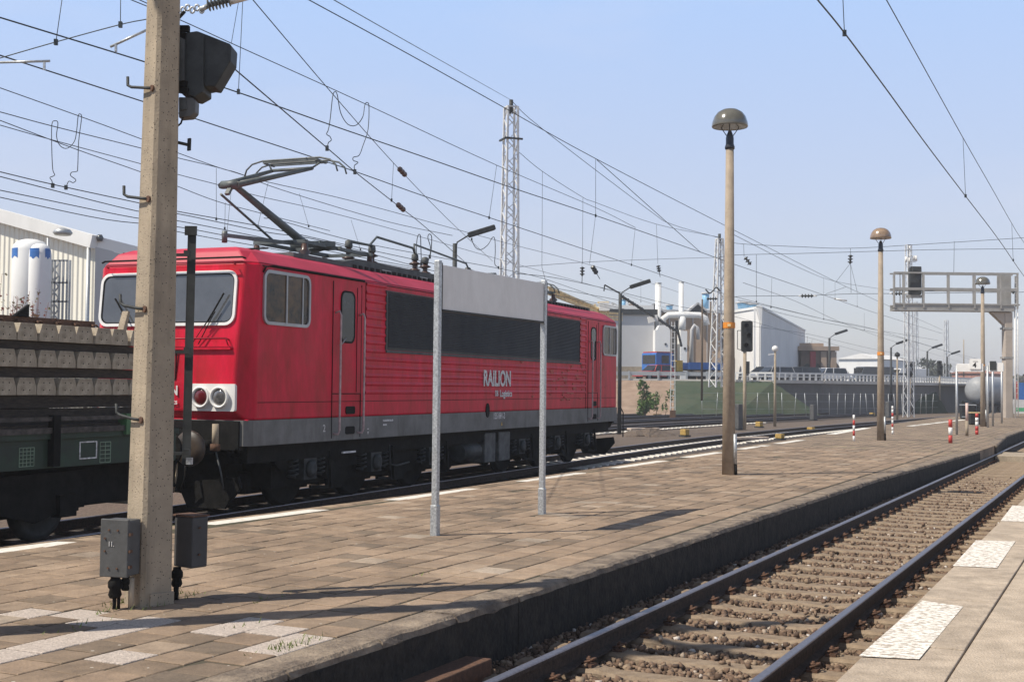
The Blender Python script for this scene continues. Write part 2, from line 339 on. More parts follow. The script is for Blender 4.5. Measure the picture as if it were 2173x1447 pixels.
# =================================================================== ground and platforms
g = MB(); nn = 24
g.add([(-1500, -60, -.36), (1500, -60, -.36), (1500, 3000, -.36), (-1500, 3000, -.36)], [(0, 1, 2, 3)])
struct(g.build('ground', dirt))
PZ = .25
near_edge = [tr(-14, -4.36), tr(6, -4.36), tr(16, -4.33), tr(24, -4.26), onz(2087, 954, PZ)]
ne2 = [onz(2112, 945, PZ), onz(2135, 925, PZ), onz(2173, 912, PZ), onz(2300, 880, PZ)]
fe = [onz(-700, 1247, PZ)] + [onz(x, y, PZ) for x, y in [(0, 1161), (400, 1110), (900, 1046), (1280, 991), (1531, 954), (1694, 930), (1850, 905), (1990, 886), (2120, 876), (2300, 868)]]
far_pts = [(p.x, p.y) for p in fe]; nearp = [(p.x, p.y) for p in near_edge + ne2]
def slab(name, left, right, z0, z1, m):
    k = 60
    def res(pl):
        d = [0]
        for i in range(1, len(pl)): d.append(d[-1] + math.dist(pl[i], pl[i - 1]))
        out = []
        for j in range(k + 1):
            t = d[-1] * j / k; i = max(1, next((q for q in range(1, len(d)) if d[q] >= t - 1e-6), len(d) - 1)); u = (t - d[i - 1]) / (d[i] - d[i - 1])
            out.append((pl[i - 1][0] * (1 - u) + pl[i][0] * u, pl[i - 1][1] * (1 - u) + pl[i][1] * u))
        return out
    a, b = res(left), res(right); b_ = MB(); vs = []
    for j in range(k + 1): vs += [(a[j][0], a[j][1], z1), (b[j][0], b[j][1], z1), (a[j][0], a[j][1], z0), (b[j][0], b[j][1], z0)]
    fs = []
    for j in range(k):
        o = 4 * j; fs += [(o, o + 1, o + 5, o + 4), (o + 1, o + 3, o + 7, o + 5), (o + 2, o, o + 4, o + 6)]
    fs += [(0, 2, 3, 1), (4 * k, 4 * k + 1, 4 * k + 3, 4 * k + 2)]
    return struct(b_.add(vs, fs).build(name, m))
slab('island_platform', far_pts, nearp, -.36, PZ, paving)
# kerb stones on both edges of the island platform
def along(pl, step, gap, fn):
    d = [0]
    for i in range(1, len(pl)): d.append(d[-1] + (pl[i] - pl[i - 1]).length)
    def P(t):
        for i in range(1, len(pl)):
            if d[i] >= t: return pl[i - 1].lerp(pl[i], (t - d[i - 1]) / (d[i] - d[i - 1]))
        return pl[-1]
    t = 0
    while t + step < d[-1]: fn(P(t + gap / 2), P(t + step - gap / 2)); t += step
kerbm = mat('kerb_concrete', (.33, .26, .19), .9, scale=5, c2=(.12, .092, .07), bump=.9, bscale=40)
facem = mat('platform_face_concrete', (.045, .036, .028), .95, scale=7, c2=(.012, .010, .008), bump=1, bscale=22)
kb = MB(); fb = MB()
def kerbfn(p, q):
    p = Vector((p.x, p.y, 0)); q = Vector((q.x, q.y, 0)); d = (q - p).normalized(); n = Vector((d.y, -d.x, 0)); c = (p + q) / 2; h = (q - p) / 2
    j = random.uniform(-.004, .006)
    kb.add([*[Vector((v.x, v.y, z)) for v in (p, q) for z in (PZ + .012 + j,)], *[], ], []) if False else None
    K = 7; vs = []; k = 6
    for i in range(K + 1):
        v = p + (q - p) * (i / K); e1, e2, e3 = (random.uniform(-.014, .004) for _ in range(3)); chip = random.random() < .16
        prof = [(-.24, PZ + .010 + j), (.015 + e1 - (.03 if chip else 0), PZ + .012 + j), (.042 + e1 - (.02 if chip else 0), PZ - .002 + j + e3 * .5), (.05 + e2, PZ - .03 + e3 - (.02 if chip else 0)), (.05 + e2 * .5, PZ - .045), (-.24, PZ - .045)]
        vs += [v + n * a_ + Vector((0, 0, z)) for a_, z in prof]
    fs = [tuple(range(k)), tuple(range(K * k, (K + 1) * k))[::-1]]
    for i in range(K): fs += [(i * k + m_, (i + 1) * k + m_, (i + 1) * k + (m_ + 1) % k, i * k + (m_ + 1) % k) for m_ in range(k)]
    kb.add(vs, fs)
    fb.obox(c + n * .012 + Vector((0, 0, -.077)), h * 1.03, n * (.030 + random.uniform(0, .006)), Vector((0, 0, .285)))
npl = [Vector((p.x, p.y, 0)) for p in near_edge]
along(npl, 1.0, .012, kerbfn)
along([Vector((p.x, p.y, 0)) for p in ne2], 1.0, .012, kerbfn)
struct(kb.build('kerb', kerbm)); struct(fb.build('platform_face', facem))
# far edge: painted white dashes and a plain strip
wm = MB()
for x0, x1 in [(-700, -330), (-160, 122), (410, 657), (812, 990), (1092, 1221), (1290, 1394), (1441, 1516), (1560, 1616), (1640, 1692)]:
    yy = lambda x: float(np.interp(x, [-700, 0, 400, 900, 1280, 1531, 1694, 1850], [1247, 1161, 1110, 1046, 991, 954, 930, 905]))
    a = onz(x0, yy(x0) + 3, PZ + .006); b = onz(x1, yy(x1) + 3, PZ + .006); d = (b - a).normalized(); n = Vector((d.y, -d.x, 0)); d3 = d * .45
    wm.add([a, b, b + n * .26 + d3 * .2, a + n * .26 + d3 * .2], [(0, 1, 2, 3)][0:1])
for x0, x1 in [(1753, 1832), (1922, 1941), (1945, 1968), (1973, 1994), (1996, 2016), (2018, 2040)]:
    yy = lambda x: float(np.interp(x, [1694, 1840, 1920, 2040], [930, 905, 903, 889]))
    a = onz(x0, yy(x0) + 1, PZ + .005); b = onz(x1, yy(x1) + 1, PZ + .005); d = (b - a).normalized(); n = Vector((d.y, -d.x, 0))
    wm.add([a, b, b + n * .35, a + n * .35], [(0, 1, 2, 3)])
struct(wm.build('edge_marking', whitew))
# paler replacement slabs near the concrete mast
lightslab = mat('pale_exposed_slab', (.70, .60, .52), .95, scale=55, c2=(.40, .335, .285), bump=.8, bscale=120)
slabm = bpy.data.materials.new('worn_paving_slab'); slabm.use_nodes = True
def slab_nodes():
    t = slabm.node_tree; b = t.nodes['Principled BSDF']; N = t.nodes.new; L = t.links.new
    g = N('ShaderNodeNewGeometry'); r = N('ShaderNodeValToRGB'); e = r.color_ramp.elements
    e[0].position = 0; e[0].color = (.205, .155, .110, 1); e[1].position = 1; e[1].color = (.43, .35, .27, 1)
    for p_, c_ in ((.2, (.270, .195, .132)), (.5, (.320, .228, .155)), (.75, (.350, .252, .172)), (.95, (.385, .285, .200))): q = e.new(p_); q.color = (*c_, 1)
    L(g.outputs['Random Per Island'], r.inputs[0]); src = r.outputs[0]; tc = N('ShaderNodeTexCoord')
    for sc_, lo, hi, c0, c1 in ((1.1, .3, .72, .52, 1.2), (9, .3, .7, .80, 1.14), (70, .3, .7, .76, 1.18)):
        n = N('ShaderNodeTexNoise'); n.inputs['Scale'].default_value = sc_; n.inputs['Detail'].default_value = 8; n.inputs['Roughness'].default_value = .7; L(tc.outputs['Object'], n.inputs[0])
        rr = N('ShaderNodeMapRange'); rr.inputs[1].default_value = lo; rr.inputs[2].default_value = hi; rr.inputs[3].default_value = c0; rr.inputs[4].default_value = c1; L(n.outputs[0], rr.inputs[0])
        m = N('ShaderNodeVectorMath'); m.operation = 'SCALE'; L(src, m.inputs[0]); L(rr.outputs[0], m.inputs['Scale']); src = m.outputs[0]
    # lichen and droppings
    v = N('ShaderNodeTexVoronoi'); v.inputs['Scale'].default_value = 5.5; L(tc.outputs['Object'], v.inputs[0])
    vn = N('ShaderNodeTexNoise'); vn.inputs['Scale'].default_value = 40; L(tc.outputs['Object'], vn.inputs[0])
    ad = N('ShaderNodeMath'); ad.operation = 'MULTIPLY_ADD'; ad.inputs[1].default_value = .12; L(vn.outputs[0], ad.inputs[0]); L(v.outputs['Distance'], ad.inputs[2])
    lt = N('ShaderNodeMath'); lt.operation = 'LESS_THAN'; lt.inputs[1].default_value = .115; L(ad.outputs[0], lt.inputs[0])
    mx = N('ShaderNodeMix'); mx.data_type = 'RGBA'; L(lt.outputs[0], mx.inputs[0]); L(src, mx.inputs[6]); mx.inputs[7].default_value = (.50, .45, .38, 1)
    L(mx.outputs[2], b.inputs['Base Color']); b.inputs['Roughness'].default_value = .93
    n = N('ShaderNodeTexNoise'); n.inputs['Scale'].default_value = 55; n.inputs['Detail'].default_value = 6; L(tc.outputs['Object'], n.inputs[0])
    bp = N('ShaderNodeBump'); bp.inputs['Strength'].default_value = .5; bp.inputs['Distance'].default_value = .01; L(n.outputs[0], bp.inputs['Height']); L(bp.outputs[0], b.inputs['Normal'])
slab_nodes()
pale_px = [(78, 1302), (156, 1310), (229, 1322), (312, 1332), (156, 1364), (244, 1348), (83, 1380), (16, 1395), (468, 1330), (525, 1317), (582, 1338), (645, 1356), (317, 1397), (540, 1372)]
pitch = .315; pale = set()
for x, y in pale_px:
    c = onz(x, y, PZ); s_, o_ = c.dot(D1), c.dot(N1); k = math.floor((-4.61 - o_) / pitch); par = .5 * (k % 2); pale.add((k, math.floor(s_ / pitch - par)))
ls, sb = MB(), MB(); rg = random.Random(11); flx = np.array([q.dot(D1) for q in fe]); flo = np.array([q.dot(N1) for q in fe])
for k in range(0, 60):
    o1 = -4.61 - k * pitch; o0 = o1 - pitch
    for m_ in range(-16, 150):
        s0_ = (m_ + .5 * (k % 2)) * pitch; s1_ = s0_ + pitch
        if o0 < max(np.interp(s0_, flx, flo), np.interp(s1_, flx, flo)) + .30: continue
        if s1_ > 36: continue
        gp = .0075; z = PZ + .012 + rg.uniform(-.003, .002) - (.006 if rg.random() < .03 else 0); tx, ty = rg.gauss(0, .006), rg.gauss(0, .006); rz_ = rg.gauss(0, .006)
        cs, co = (s0_ + s1_) / 2, (o0 + o1) / 2; hw = pitch / 2 - gp - rg.uniform(0, .002); vs = []
        for w_, zz in ((hw, -.02), (hw, -.004), (hw - .006, 0)):
            for u, v in ((-1, -1), (1, -1), (1, 1), (-1, 1)):
                u2, v2 = u * w_ - v * w_ * rz_, v * w_ + u * w_ * rz_; vs.append(tr(cs + u2, co + v2, z + zz + u2 * tx + v2 * ty))
        (ls if (k, m_) in pale else sb).add(vs, [(8, 9, 10, 11)] + [(4 * i + j, 4 * i + (j + 1) % 4, 4 * i + 4 + (j + 1) % 4, 4 * i + 4 + j) for i in (0, 1) for j in range(4)])
struct(sb.build('paving_slabs', slabm)); struct(ls.build('replacement_slabs', lightslab))
js = [tr(-6, -4.60)] + [tr(36.2, -4.58)] + [Vector((q.x, q.y, 0)) + N1 * .31 for q in reversed(fe) if -6 < q.dot(D1) < 37]
sheet('joint_sand', js, PZ + .003, mat('dark_joint_sand', (.085, .066, .046), .95, scale=3, c2=(.055, .056, .028)))
# right-hand platform: edge slabs with a joint, asphalt-like paving behind
asphp = mat('pale_asphalt_paving', (.58, .475, .365), .92, scale=5, c2=(.40, .325, .245), bump=.7, bscale=70)
add_grime(asphp, (.24, .20, .155), 1.5, (1, 1, 1), .5, .75, .6); add_pits(asphp, 30, .10, (.16, .13, .10))
edgep = mat('edge_slab_concrete', (.55, .45, .345), .92, scale=6, c2=(.36, .29, .22), bump=.7, bscale=60)
add_grime(edgep, (.20, .165, .125), 2, (1, 1, 1), .5, .75, .6); add_pits(edgep, 34, .10, (.15, .12, .09))
b = MB()
b.obox(tr(50, 10 - .95, -.055), D1 * 70, N1 * 10, (0, 0, .30)); struct(b.build('side_platform', asphp))
b = MB()
for i in range(110):
    j = random.uniform(-.003, .003); b.obox(tr(-12 + i * 1.0, -1.51 + .28, .10 + j), D1 * .495, N1 * .27, (0, 0, .156))
struct(b.build('edge_slabs', edgep, bevel=.006))
b = MB()
for q in [[(1390, 985), (1675, 1000), (1885, 750), (1690, 722)], [(1835, 558), (2045, 568), (2132, 442), (1945, 437)], [(2062, 345), (2240, 352), (2290, 285), (2118, 272)], [(2180, 222), (2330, 226), (2360, 190), (2220, 182)]]:
    pts = [onz(x / 2.233 + 1200, y / 2.233 + 950, PZ + .011) for x, y in q]; b.add(pts, [(0, 1, 2, 3)])
struct(b.build('white_edge_marking', mat('flaking_white_marking', (.92, .88, .80), .85, scale=22, c2=(.40, .33, .26), bump=.6, bscale=60, stretch=(1, 2.2, 1))))
for n_ in MATS['flaking_white_marking'].node_tree.nodes:
    if n_.type == 'VALTORGB': n_.color_ramp.elements[0].position = .44; n_.color_ramp.elements[1].position = .53
b = MB()
for i in range(120): b.obox(tr(-10 + i * .5, -.47 + .30, PZ - .002 + .0005), D1 * .003, N1 * .29, (0, 0, .0035))
b.obox(tr(40, .18, PZ - .001), D1 * 55, N1 * .005, (0, 0, .003))
for i in range(60): b.obox(tr(-8 + i * 1.2, 1.6, PZ - .001), D1 * .003, N1 * 1.4, (0, 0, .003))
struct(b.build('paving_joints', mat('dark_joint', (.10, .085, .065), .95, var=.3)))

# =================================================================== near track
bed = mat('near_track_bed', (.14, .095, .065), .97, scale=20, c2=(.045, .032, .024), bump=1, bscale=40)
b = MB(); vs = []; nx, ny = 260, 8
for i in range(nx + 1):
    for j in range(ny + 1):
        s = -2 + i * .25; o = OC - 1.40 + 2.80 * j / ny
        vs.append(tr(s, o, -.245 + random.uniform(-.012, .012) + (.02 if j in (0,) else 0)))
b.add(vs, [(i * (ny + 1) + j, i * (ny + 1) + j + 1, (i + 1) * (ny + 1) + j + 1, (i + 1) * (ny + 1) + j) for i in range(nx) for j in range(ny)])
struct(b.build('track_bed', bed))
def rail_thing(path, label, group, polish=True, z=0.0):
    """flat-bottomed rail swept along a ground path; head top at z"""
    root = empty('running_rail', label, 'rail', (path[0][0], path[0][1], z), 0, group)
    o0 = Vector((path[0][0], path[0][1], z))
    body = [(-.034, -.012), (-.036, -.038), (-.010, -.052), (-.009, -.128), (-.062, -.146), (-.065, -.158), (.065, -.158), (.062, -.146), (.009, -.128), (.010, -.052), (.036, -.038), (.034, -.012)]
    head = [(-.034, -.012), (-.031, -.003), (-.02, 0), (.02, 0), (.031, -.003), (.034, -.012)]
    for nm, prof, m in (('rail_web', body, railside), ('rail_head', head, railtop)):
        mb = MB(); k = len(prof); vs = []
        for i, p in enumerate(path):
            a = Vector((*path[max(i - 1, 0)][:2], 0)); c = Vector((*path[min(i + 1, len(path) - 1)][:2], 0)); d = (c - a).normalized(); n = Vector((d.y, -d.x, 0))
            for u, v in prof: vs.append(Vector((p[0], p[1], z + v)) + n * u - o0)
        fs = []
        for i in range(len(path) - 1):
            for q in range(k): fs.append((i * k + q, (i + 1) * k + q, (i + 1) * k + (q + 1) % k, i * k + (q + 1) % k))
        fs += [tuple(range(k)), tuple(range((len(path) - 1) * k, len(path) * k))[::-1]]
        mb.add(vs, fs).build(nm, m, root)
    return root
for sg, lb in ((-1, 'left rail of the empty track in front, beside the island platform wall'), (1, 'right rail of the empty track in front, nearest the camera')):
    rail_thing([tuple(tr(s, OC + sg * .752)) for s in (-3, 10, 25, 45, 70, 100)], lb, 'rails of the near track')
# concrete sleepers with four clips each
def sleeper_mesh(m, w=.135, name='sleeper'):
    mb = MB(); prof = []
    xs = [(-1.2, 0), (-1.0, 0), (-.55, .0), (-.42, -.018), (.42, -.018), (.55, 0), (1.0, 0), (1.2, 0)]
    vs = []
    for y, dz in xs:
        vs += [(-w, y, -.2), (-w * .86, y, -.02 + dz), (-w * .6, y, dz), (w * .6, y, dz), (w * .86, y, -.02 + dz), (w, y, -.2)]
    k = 6; fs = [tuple(range(k)), tuple(range((len(xs) - 1) * k, len(xs) * k))[::-1]]
    for i in range(len(xs) - 1):
        for q in range(k): fs.append((i * k + q, (i + 1) * k + q, (i + 1) * k + (q + 1) % k, i * k + (q + 1) % k))
    mb.add(vs, fs); return mb
def clip_mb(sg, sd):
    mb = MB(); y = sg * .752 + sd * .105
    mb.box(-.055, .055, y - .04, y + .04, .002, .02)
    mb.cyl((0, y, .02), (0, y, .075), .011, seg=6); mb.cyl((0, y, .045), (0, y, .062), .021, seg=6)
    mb.tube([(-.045, y - sd * .04, .03), (-.045, y + sd * .02, .05), (-.02, y + sd * .045, .06), (.02, y + sd * .045, .06), (.045, y + sd * .02, .05), (.045, y - sd * .04, .03)], .009, 5)
    return mb
sl0 = sleeper_mesh(sleep).build('concrete_sleeper', sleep, loc=tr(3.2, OC, -.168), rotz=ROT1)
tag(sl0, 'worn brown concrete sleeper bedded in ballast under the near track', 'sleeper', 'sleepers of the near track')
for sg in (-1, 1):
    for sdn in (-1, 1): clip_mb(sg, sdn).build('rail_clip', rust, sl0)
bare = sleeper_mesh(sleep); sp = .615
for i in range(1, 115):
    if i <= 62:
        c = copy_tree(sl0)
    else:
        c = sl0.copy(); col.objects.link(c)
    c.location = tr(3.2 + i * sp + random.uniform(-.012, .012), OC + random.uniform(-.012, .012), -.160 + random.uniform(-.008, .004)); c.rotation_euler[2] = ROT1 + random.uniform(-.012, .012)
# loose ballast stones
def stones(name, n, fn, m, seed=1, smin=.016, smax=.037):
    rg = np.random.default_rng(seed)
    V = np.array([(x, y, z) for x in (-.62, .62) for y in (-.62, .62) for z in (-.62, .62)], float)
    FF = np.array([(0, 1, 3), (0, 3, 2), (4, 6, 7), (4, 7, 5), (0, 4, 5), (0, 5, 1), (2, 3, 7), (2, 7, 6), (0, 2, 6), (0, 6, 4), (1, 5, 7), (1, 7, 3)])
    P = fn(rg, n); n = len(P)
    S = rg.uniform(smin, smax, (n, 1, 1)) * rg.uniform(.55, 1.25, (n, 1, 3)); jit = rg.uniform(.6, 1.3, (n, 8, 3))
    a = rg.uniform(0, 6.28, n); b = rg.uniform(0, 6.28, n)
    X = V[None] * jit * S
    ca, sa, cb, sb = np.cos(a)[:, None], np.sin(a)[:, None], np.cos(b)[:, None], np.sin(b)[:, None]
    x, y, z = X[..., 0], X[..., 1], X[..., 2]; y, z = y * cb - z * sb, y * sb + z * cb; x, y = x * ca - y * sa, x * sa + y * ca
    X = np.stack([x, y, z], -1) + P[:, None, :]
    me = bpy.data.meshes.new(name); nv = n * 8; nf = n * 12
    me.vertices.add(nv); me.vertices.foreach_set('co', X.reshape(-1)); me.loops.add(nf * 3); me.polygons.add(nf)
    idx = (FF[None] + (np.arange(n) * 8)[:, None, None]).reshape(-1)
    me.loops.foreach_set('vertex_index', idx); me.polygons.foreach_set('loop_start', np.arange(nf) * 3); me.polygons.foreach_set('loop_total', np.full(nf, 3))
    me.materials.append(m); me.update(calc_edges=True); me.validate()
    o = bpy.data.objects.new(name, me); col.objects.link(o); o['kind'] = 'stuff'; o['label'] = 'loose brown ballast stones between the sleepers'; return o
stonem = bpy.data.materials.new('ballast_stone'); stonem.use_nodes = True
t_ = stonem.node_tree; b_ = t_.nodes['Principled BSDF']; gi = t_.nodes.new('ShaderNodeNewGeometry'); rp = t_.nodes.new('ShaderNodeValToRGB')
els = rp.color_ramp.elements; els[0].color = (.075, .048, .033, 1); els[1].color = (.30, .225, .155, 1); els[1].position = .97
e = els.new(.35); e.color = (.165, .105, .07, 1); e = els.new(.8); e.color = (.225, .155, .105, 1); e = els.new(.995); e.color = (.6, .55, .5, 1)
t_.links.new(gi.outputs['Random Per Island'], rp.inputs[0]); t_.links.new(rp.outputs[0], b_.inputs['Base Color']); b_.inputs['Roughness'].default_value = .95
D1n, N1n = np.array(D1), np.array(N1)
def place(rg, n):
    s = 4.5 + 28 * rg.random(n) ** 1.5; o = OC + rg.uniform(-1.38, 1.38, n)
    ph = ((s - 3.2) / sp) % 1; ph = np.minimum(ph, 1 - ph) * sp; on = (ph < .13) & (np.abs(o - OC) < 1.22)
    keep = ~on | (rg.random(n) < .012)
    keep &= (np.abs(np.abs(o - OC) - .752) > .075)
    s, o = s[keep], o[keep]; z = -.215 + rg.uniform(-.02, .022, len(s)) + np.where(on[keep], .055, 0)
    z += np.where(o < OC - 1.2, .02 * rg.random(len(s)), 0)
    return D1n[None] * s[:, None] + N1n[None] * o[:, None] + np.stack([0 * s, 0 * s, z], -1)
stones('ballast_stones', 62000, place, stonem)
# timber crossing boards over the near track, far end, and a rusty cover plate by the wall
cr = empty('track_crossing', 'timber and concrete pedestrian crossing deck over the near track at the far right', 'crossing', tr(41.5, OC, 0), ROT1)
for y0, y1 in ((-1.45, -.80), (-.70, .70), (.80, 1.45)):
    MB().box(-1.3, 1.3, y0, y1, -.2, -.012).build('deck_panel', conc_grey, cr, bevel=.01)
cp = onz(930, 1440, -.10)
cv = MB(); cv.box(-.55, .55, -.13, .13, -.15, 0); tag(cv.build('cable_cover', rust, loc=(cp.x, cp.y, -.05), rotz=ROT1, bevel=.01), 'rusty brown cover plate lying beside the platform wall at the bottom edge', 'cover plate')
# weeds on the platform
wd = MB()
rg = random.Random(3)
for (x, y, n, sp_) in [(262, 1282, 60, .10), (225, 1300, 22, .06), (400, 1268, 22, .14), (640, 1365, 55, .22), (600, 1378, 45, .16), (330, 1290, 22, .2), (900, 1220, 10, .12), (560, 1275, 12, .12), (160, 1335, 16, .14), (385, 1262, 12, .05), (520, 1330, 8, .1), (985, 1128, 6, .05)]:
    c = onz(x, y, PZ)
    for k in range(n):
        p = Vector((c.x, c.y, PZ)) + D1 * rg.gauss(0, sp_) + N1 * rg.gauss(0, sp_ * .25); a = rg.uniform(0, 6.28); h = rg.uniform(.015, .06)
        dx = Vector((math.cos(a), math.sin(a), 0)); wd.add([p - dx * .006, p + dx * .006, p + dx * .02 + Vector((-dx.y * .02, dx.x * .02, h))], [(0, 1, 2)])
tag(wd.build('weeds', mat('moss_and_weeds', (.20, .23, .06), .8, scale=30, c2=(.10, .14, .03))), 'small green weeds growing in the platform joints', kind='stuff')

# =================================================================== yard tracks
def curve_path(pts, n=4):
    out = []
    for i in range(len(pts) - 1):
        for k in range(n): out.append(pts[i].lerp(pts[i + 1], k / n))
    out.append(pts[-1]); return out
# centre line of the locomotive's track: straight, then bending right
cA = [la(-16, 0, 0), la(-2, 0, 0), la(18.5, 0, 0), la(24, 0, 0)]; d = DA.copy(); p = cA[-1].copy(); br_ = BA
for i in range(14):
    br_ = min(30.5, br_ + 1.1); d = Vector((math.sin(R(br_)), math.cos(R(br_)), 0)); p = p + d * 6; cA.append(p.copy())
def offset(pl, o):
    out = []
    for i, p in enumerate(pl):
        d = (pl[min(i + 1, len(pl) - 1)] - pl[max(i - 1, 0)]).normalized(); out.append(p + Vector((d.y, -d.x, 0)) * o)
    return out
names = {0: 'the red locomotive', 1: 'the first siding behind it', 2: 'the second siding behind it', 3: 'the third siding behind it', 4: 'the farthest yard siding'}
bedm = MB()
for k, off in enumerate((0, -8.6, -13.2, -17.8, -22.4)):
    pl = offset(cA, off)
    for sg, nm in ((.752, 'nearer'), (-.752, 'farther')):
        rail_thing([(q.x, q.y) for q in offset(pl, sg)], '%s rail of the track of %s' % (nm, names[k]), 'rails of the yard tracks', z=ZA)
dark_mesh = []; darksl = mat('shade_dark_sleeper', (.05, .04, .032), .9, scale=8, var=.3)  # darker copy: shade under the train put into the colour, plus presumed dirt
for k, off in enumerate((0, -8.6)):
    pl = offset(cA, off); s = 0
    proto = None; tot = 0
    for i in range(len(pl) - 1):
        seg = pl[i + 1] - pl[i]; n = int(seg.length / .62); dd = seg.normalized()
        for j in range(n):
            q = pl[i] + seg * (j / n)
            if q.y < 6 or (k == 1 and q.y < 40) or q.y > 85: continue
            if proto is None:
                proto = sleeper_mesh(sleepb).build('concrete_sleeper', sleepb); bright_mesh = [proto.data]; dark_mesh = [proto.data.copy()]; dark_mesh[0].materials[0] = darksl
                tag(proto, ('pale concrete sleeper under the track of the red locomotive' if k == 0 else 'pale concrete sleeper in the first siding behind the locomotive'), 'sleeper', 'sleepers of the locomotive track' if k == 0 else 'sleepers of the first siding')
                c = proto
            else: c = proto.copy(); col.objects.link(c)
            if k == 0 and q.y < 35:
                c.data = dark_mesh[0]; tag(c, 'sleeper coloured dark for the shade under the red locomotive and its wagon', 'sleeper', 'shade-darkened sleepers under the locomotive')
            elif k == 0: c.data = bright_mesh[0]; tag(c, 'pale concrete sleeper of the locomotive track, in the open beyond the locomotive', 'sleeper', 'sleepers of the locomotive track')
            c.location = (q.x, q.y, ZA - .165); c.rotation_euler = (0, 0, math.atan2(dd.y, dd.x))
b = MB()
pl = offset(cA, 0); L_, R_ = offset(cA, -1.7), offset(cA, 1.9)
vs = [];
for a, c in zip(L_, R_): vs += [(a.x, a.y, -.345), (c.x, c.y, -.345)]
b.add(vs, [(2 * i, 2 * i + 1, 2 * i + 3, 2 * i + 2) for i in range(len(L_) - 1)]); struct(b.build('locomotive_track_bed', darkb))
b = MB()
for off in (-8.6, -13.2, -17.8, -22.4):
    L_, R_ = offset(cA, off - 1.5), offset(cA, off + 1.5); o_ = len(b.v); vs = []
    for a_, c_ in zip(L_, R_): vs += [(a_.x, a_.y, -.340), (c_.x, c_.y, -.340)]
    b.add(vs, [(2 * i, 2 * i + 1, 2 * i + 3, 2 * i + 2) for i in range(len(L_) - 1)])
struct(b.build('siding_beds', darkb))
# grassy strip and heaps beyond the sidings
b = MB(); g0 = [onz(x, y, -.345) for x, y in [(1180, 905), (1320, 896), (1540, 889), (1540, 882), (1320, 880), (1150, 884)]]
b.add(g0, [tuple(range(6))]); struct(b.build('weedy_strip', weed))
for nm, x, y, rr, h, lb in (('gravel_heap', 1380, 924, 1.25, .38, 'brown heap of gravel beside the end of the locomotive'), ('gravel_heap', 1350, 925, .9, .3, 'lower brown gravel heap nearest the locomotive end')):
    c = onz(x, y, -.36); mb = MB(); vs = [(0, 0, h)]; kk = 14; rings = 5
    for i in range(1, rings + 1):
        for j in range(kk):
            a = 6.283 * j / kk; q = rr * i / rings * random.uniform(.85, 1.15); vs.append((q * 1.8 * math.cos(a), q * math.sin(a), max(-.03, h * (1 - (i / rings) ** 1.3) * random.uniform(.8, 1.1)) if i < rings else -.04))
    fs = [(0, 1 + j, 1 + (j + 1) % kk) for j in range(kk)] + [(1 + (i - 1) * kk + j, 1 + i * kk + j, 1 + i * kk + (j + 1) % kk, 1 + (i - 1) * kk + (j + 1) % kk) for i in range(1, rings) for j in range(kk)]
    tag(mb.add(vs, fs).build(nm, dirt, loc=(c.x, c.y, -.36), rotz=ROTA), lb, 'gravel heap')

# =================================================================== the red locomotive
loco = empty('electric_locomotive', 'red electric locomotive with grey skirt and raised pantograph on the yard track', 'locomotive', la(0, 0, 0), ROTA)
LL = 18.5
rows = [(1.47, .10, 1.40, .20, 1.5), (1.60, -.02, 1.27, .20, 1.5), (2.02, -.04, 1.27, .20, 1.5), (2.75, .00, 1.29, .20, 1.5), (3.84, .10, 1.33, .26, 1.5),
        (3.88, .10, 1.33, .26, 1.49), (4.08, .20, 1.16, .42, 1.22), (4.15, .36, .98, .60, 1.04)]
def outline(xf, hf, xc, hs): return [(xf, -hf), (xc, -hs), (LL - xc, -hs), (LL - xf, -hf), (LL - xf, hf), (LL - xc, hs), (xc, hs), (xf, hf)]
b = MB(); vs = []
for z, *a in rows: vs += [(x, y, z) for x, y in outline(*a)]
fs = [tuple(range(8))[::-1], tuple(range(8 * (len(rows) - 1), 8 * len(rows)))]
for i in range(len(rows) - 1):
    for k in range(8): fs.append((i * 8 + k, i * 8 + (k + 1) % 8, (i + 1) * 8 + (k + 1) % 8, (i + 1) * 8 + k))
def loft(rr):
    vs = []
    for z, *a in rr: vs += [(x, y, z) for x, y in outline(*a)]
    fs = [tuple(range(8))[::-1], tuple(range(8 * (len(rr) - 1), 8 * len(rr)))]
    for i in range(len(rr) - 1):
        for k in range(8): fs.append((i * 8 + k, i * 8 + (k + 1) % 8, (i + 1) * 8 + (k + 1) % 8, (i + 1) * 8 + k))
    return MB().add(vs, fs)
loft(rows[:6]).build('body', redp, loco, bevel=.03)
loft([(3.88, .10, 1.33, .26, 1.488)] + rows[6:]).build('roof', mat('faded_roof_red', (.52, .035, .075), .55, scale=2, c2=(.42, .025, .05), bump=.05, spec=.4), loco, bevel=.03)
# cut the fading patch near the far end as a look of its own: weathered paint spots
b = MB(); b.prism(rrect(0, LL, 1.08, 1.472, .01, 1), -1.503, 1.503)
b2 = MB()
b2.add([(x, y, z) for z in (1.08, 1.47) for x, y in outline(.0, 1.42, .14, 1.503)], [tuple(range(8))[::-1], tuple(range(8, 16))] + [(k, (k + 1) % 8, 8 + (k + 1) % 8, 8 + k) for k in range(8)])
b2.build('skirt', greyp, loco)
MB().box(-.04, .08, -1.36, 1.36, 1.02, 1.46).build('buffer_beam', blk, loco)
MB().box(LL - .08, LL + .04, -1.36, 1.36, 1.02, 1.46).build('buffer_beam', blk, loco)
Yr = -1.5
def on_side(poly, t0, t1): return MB().prism(poly, Yr - t1, Yr - t0, 'y')
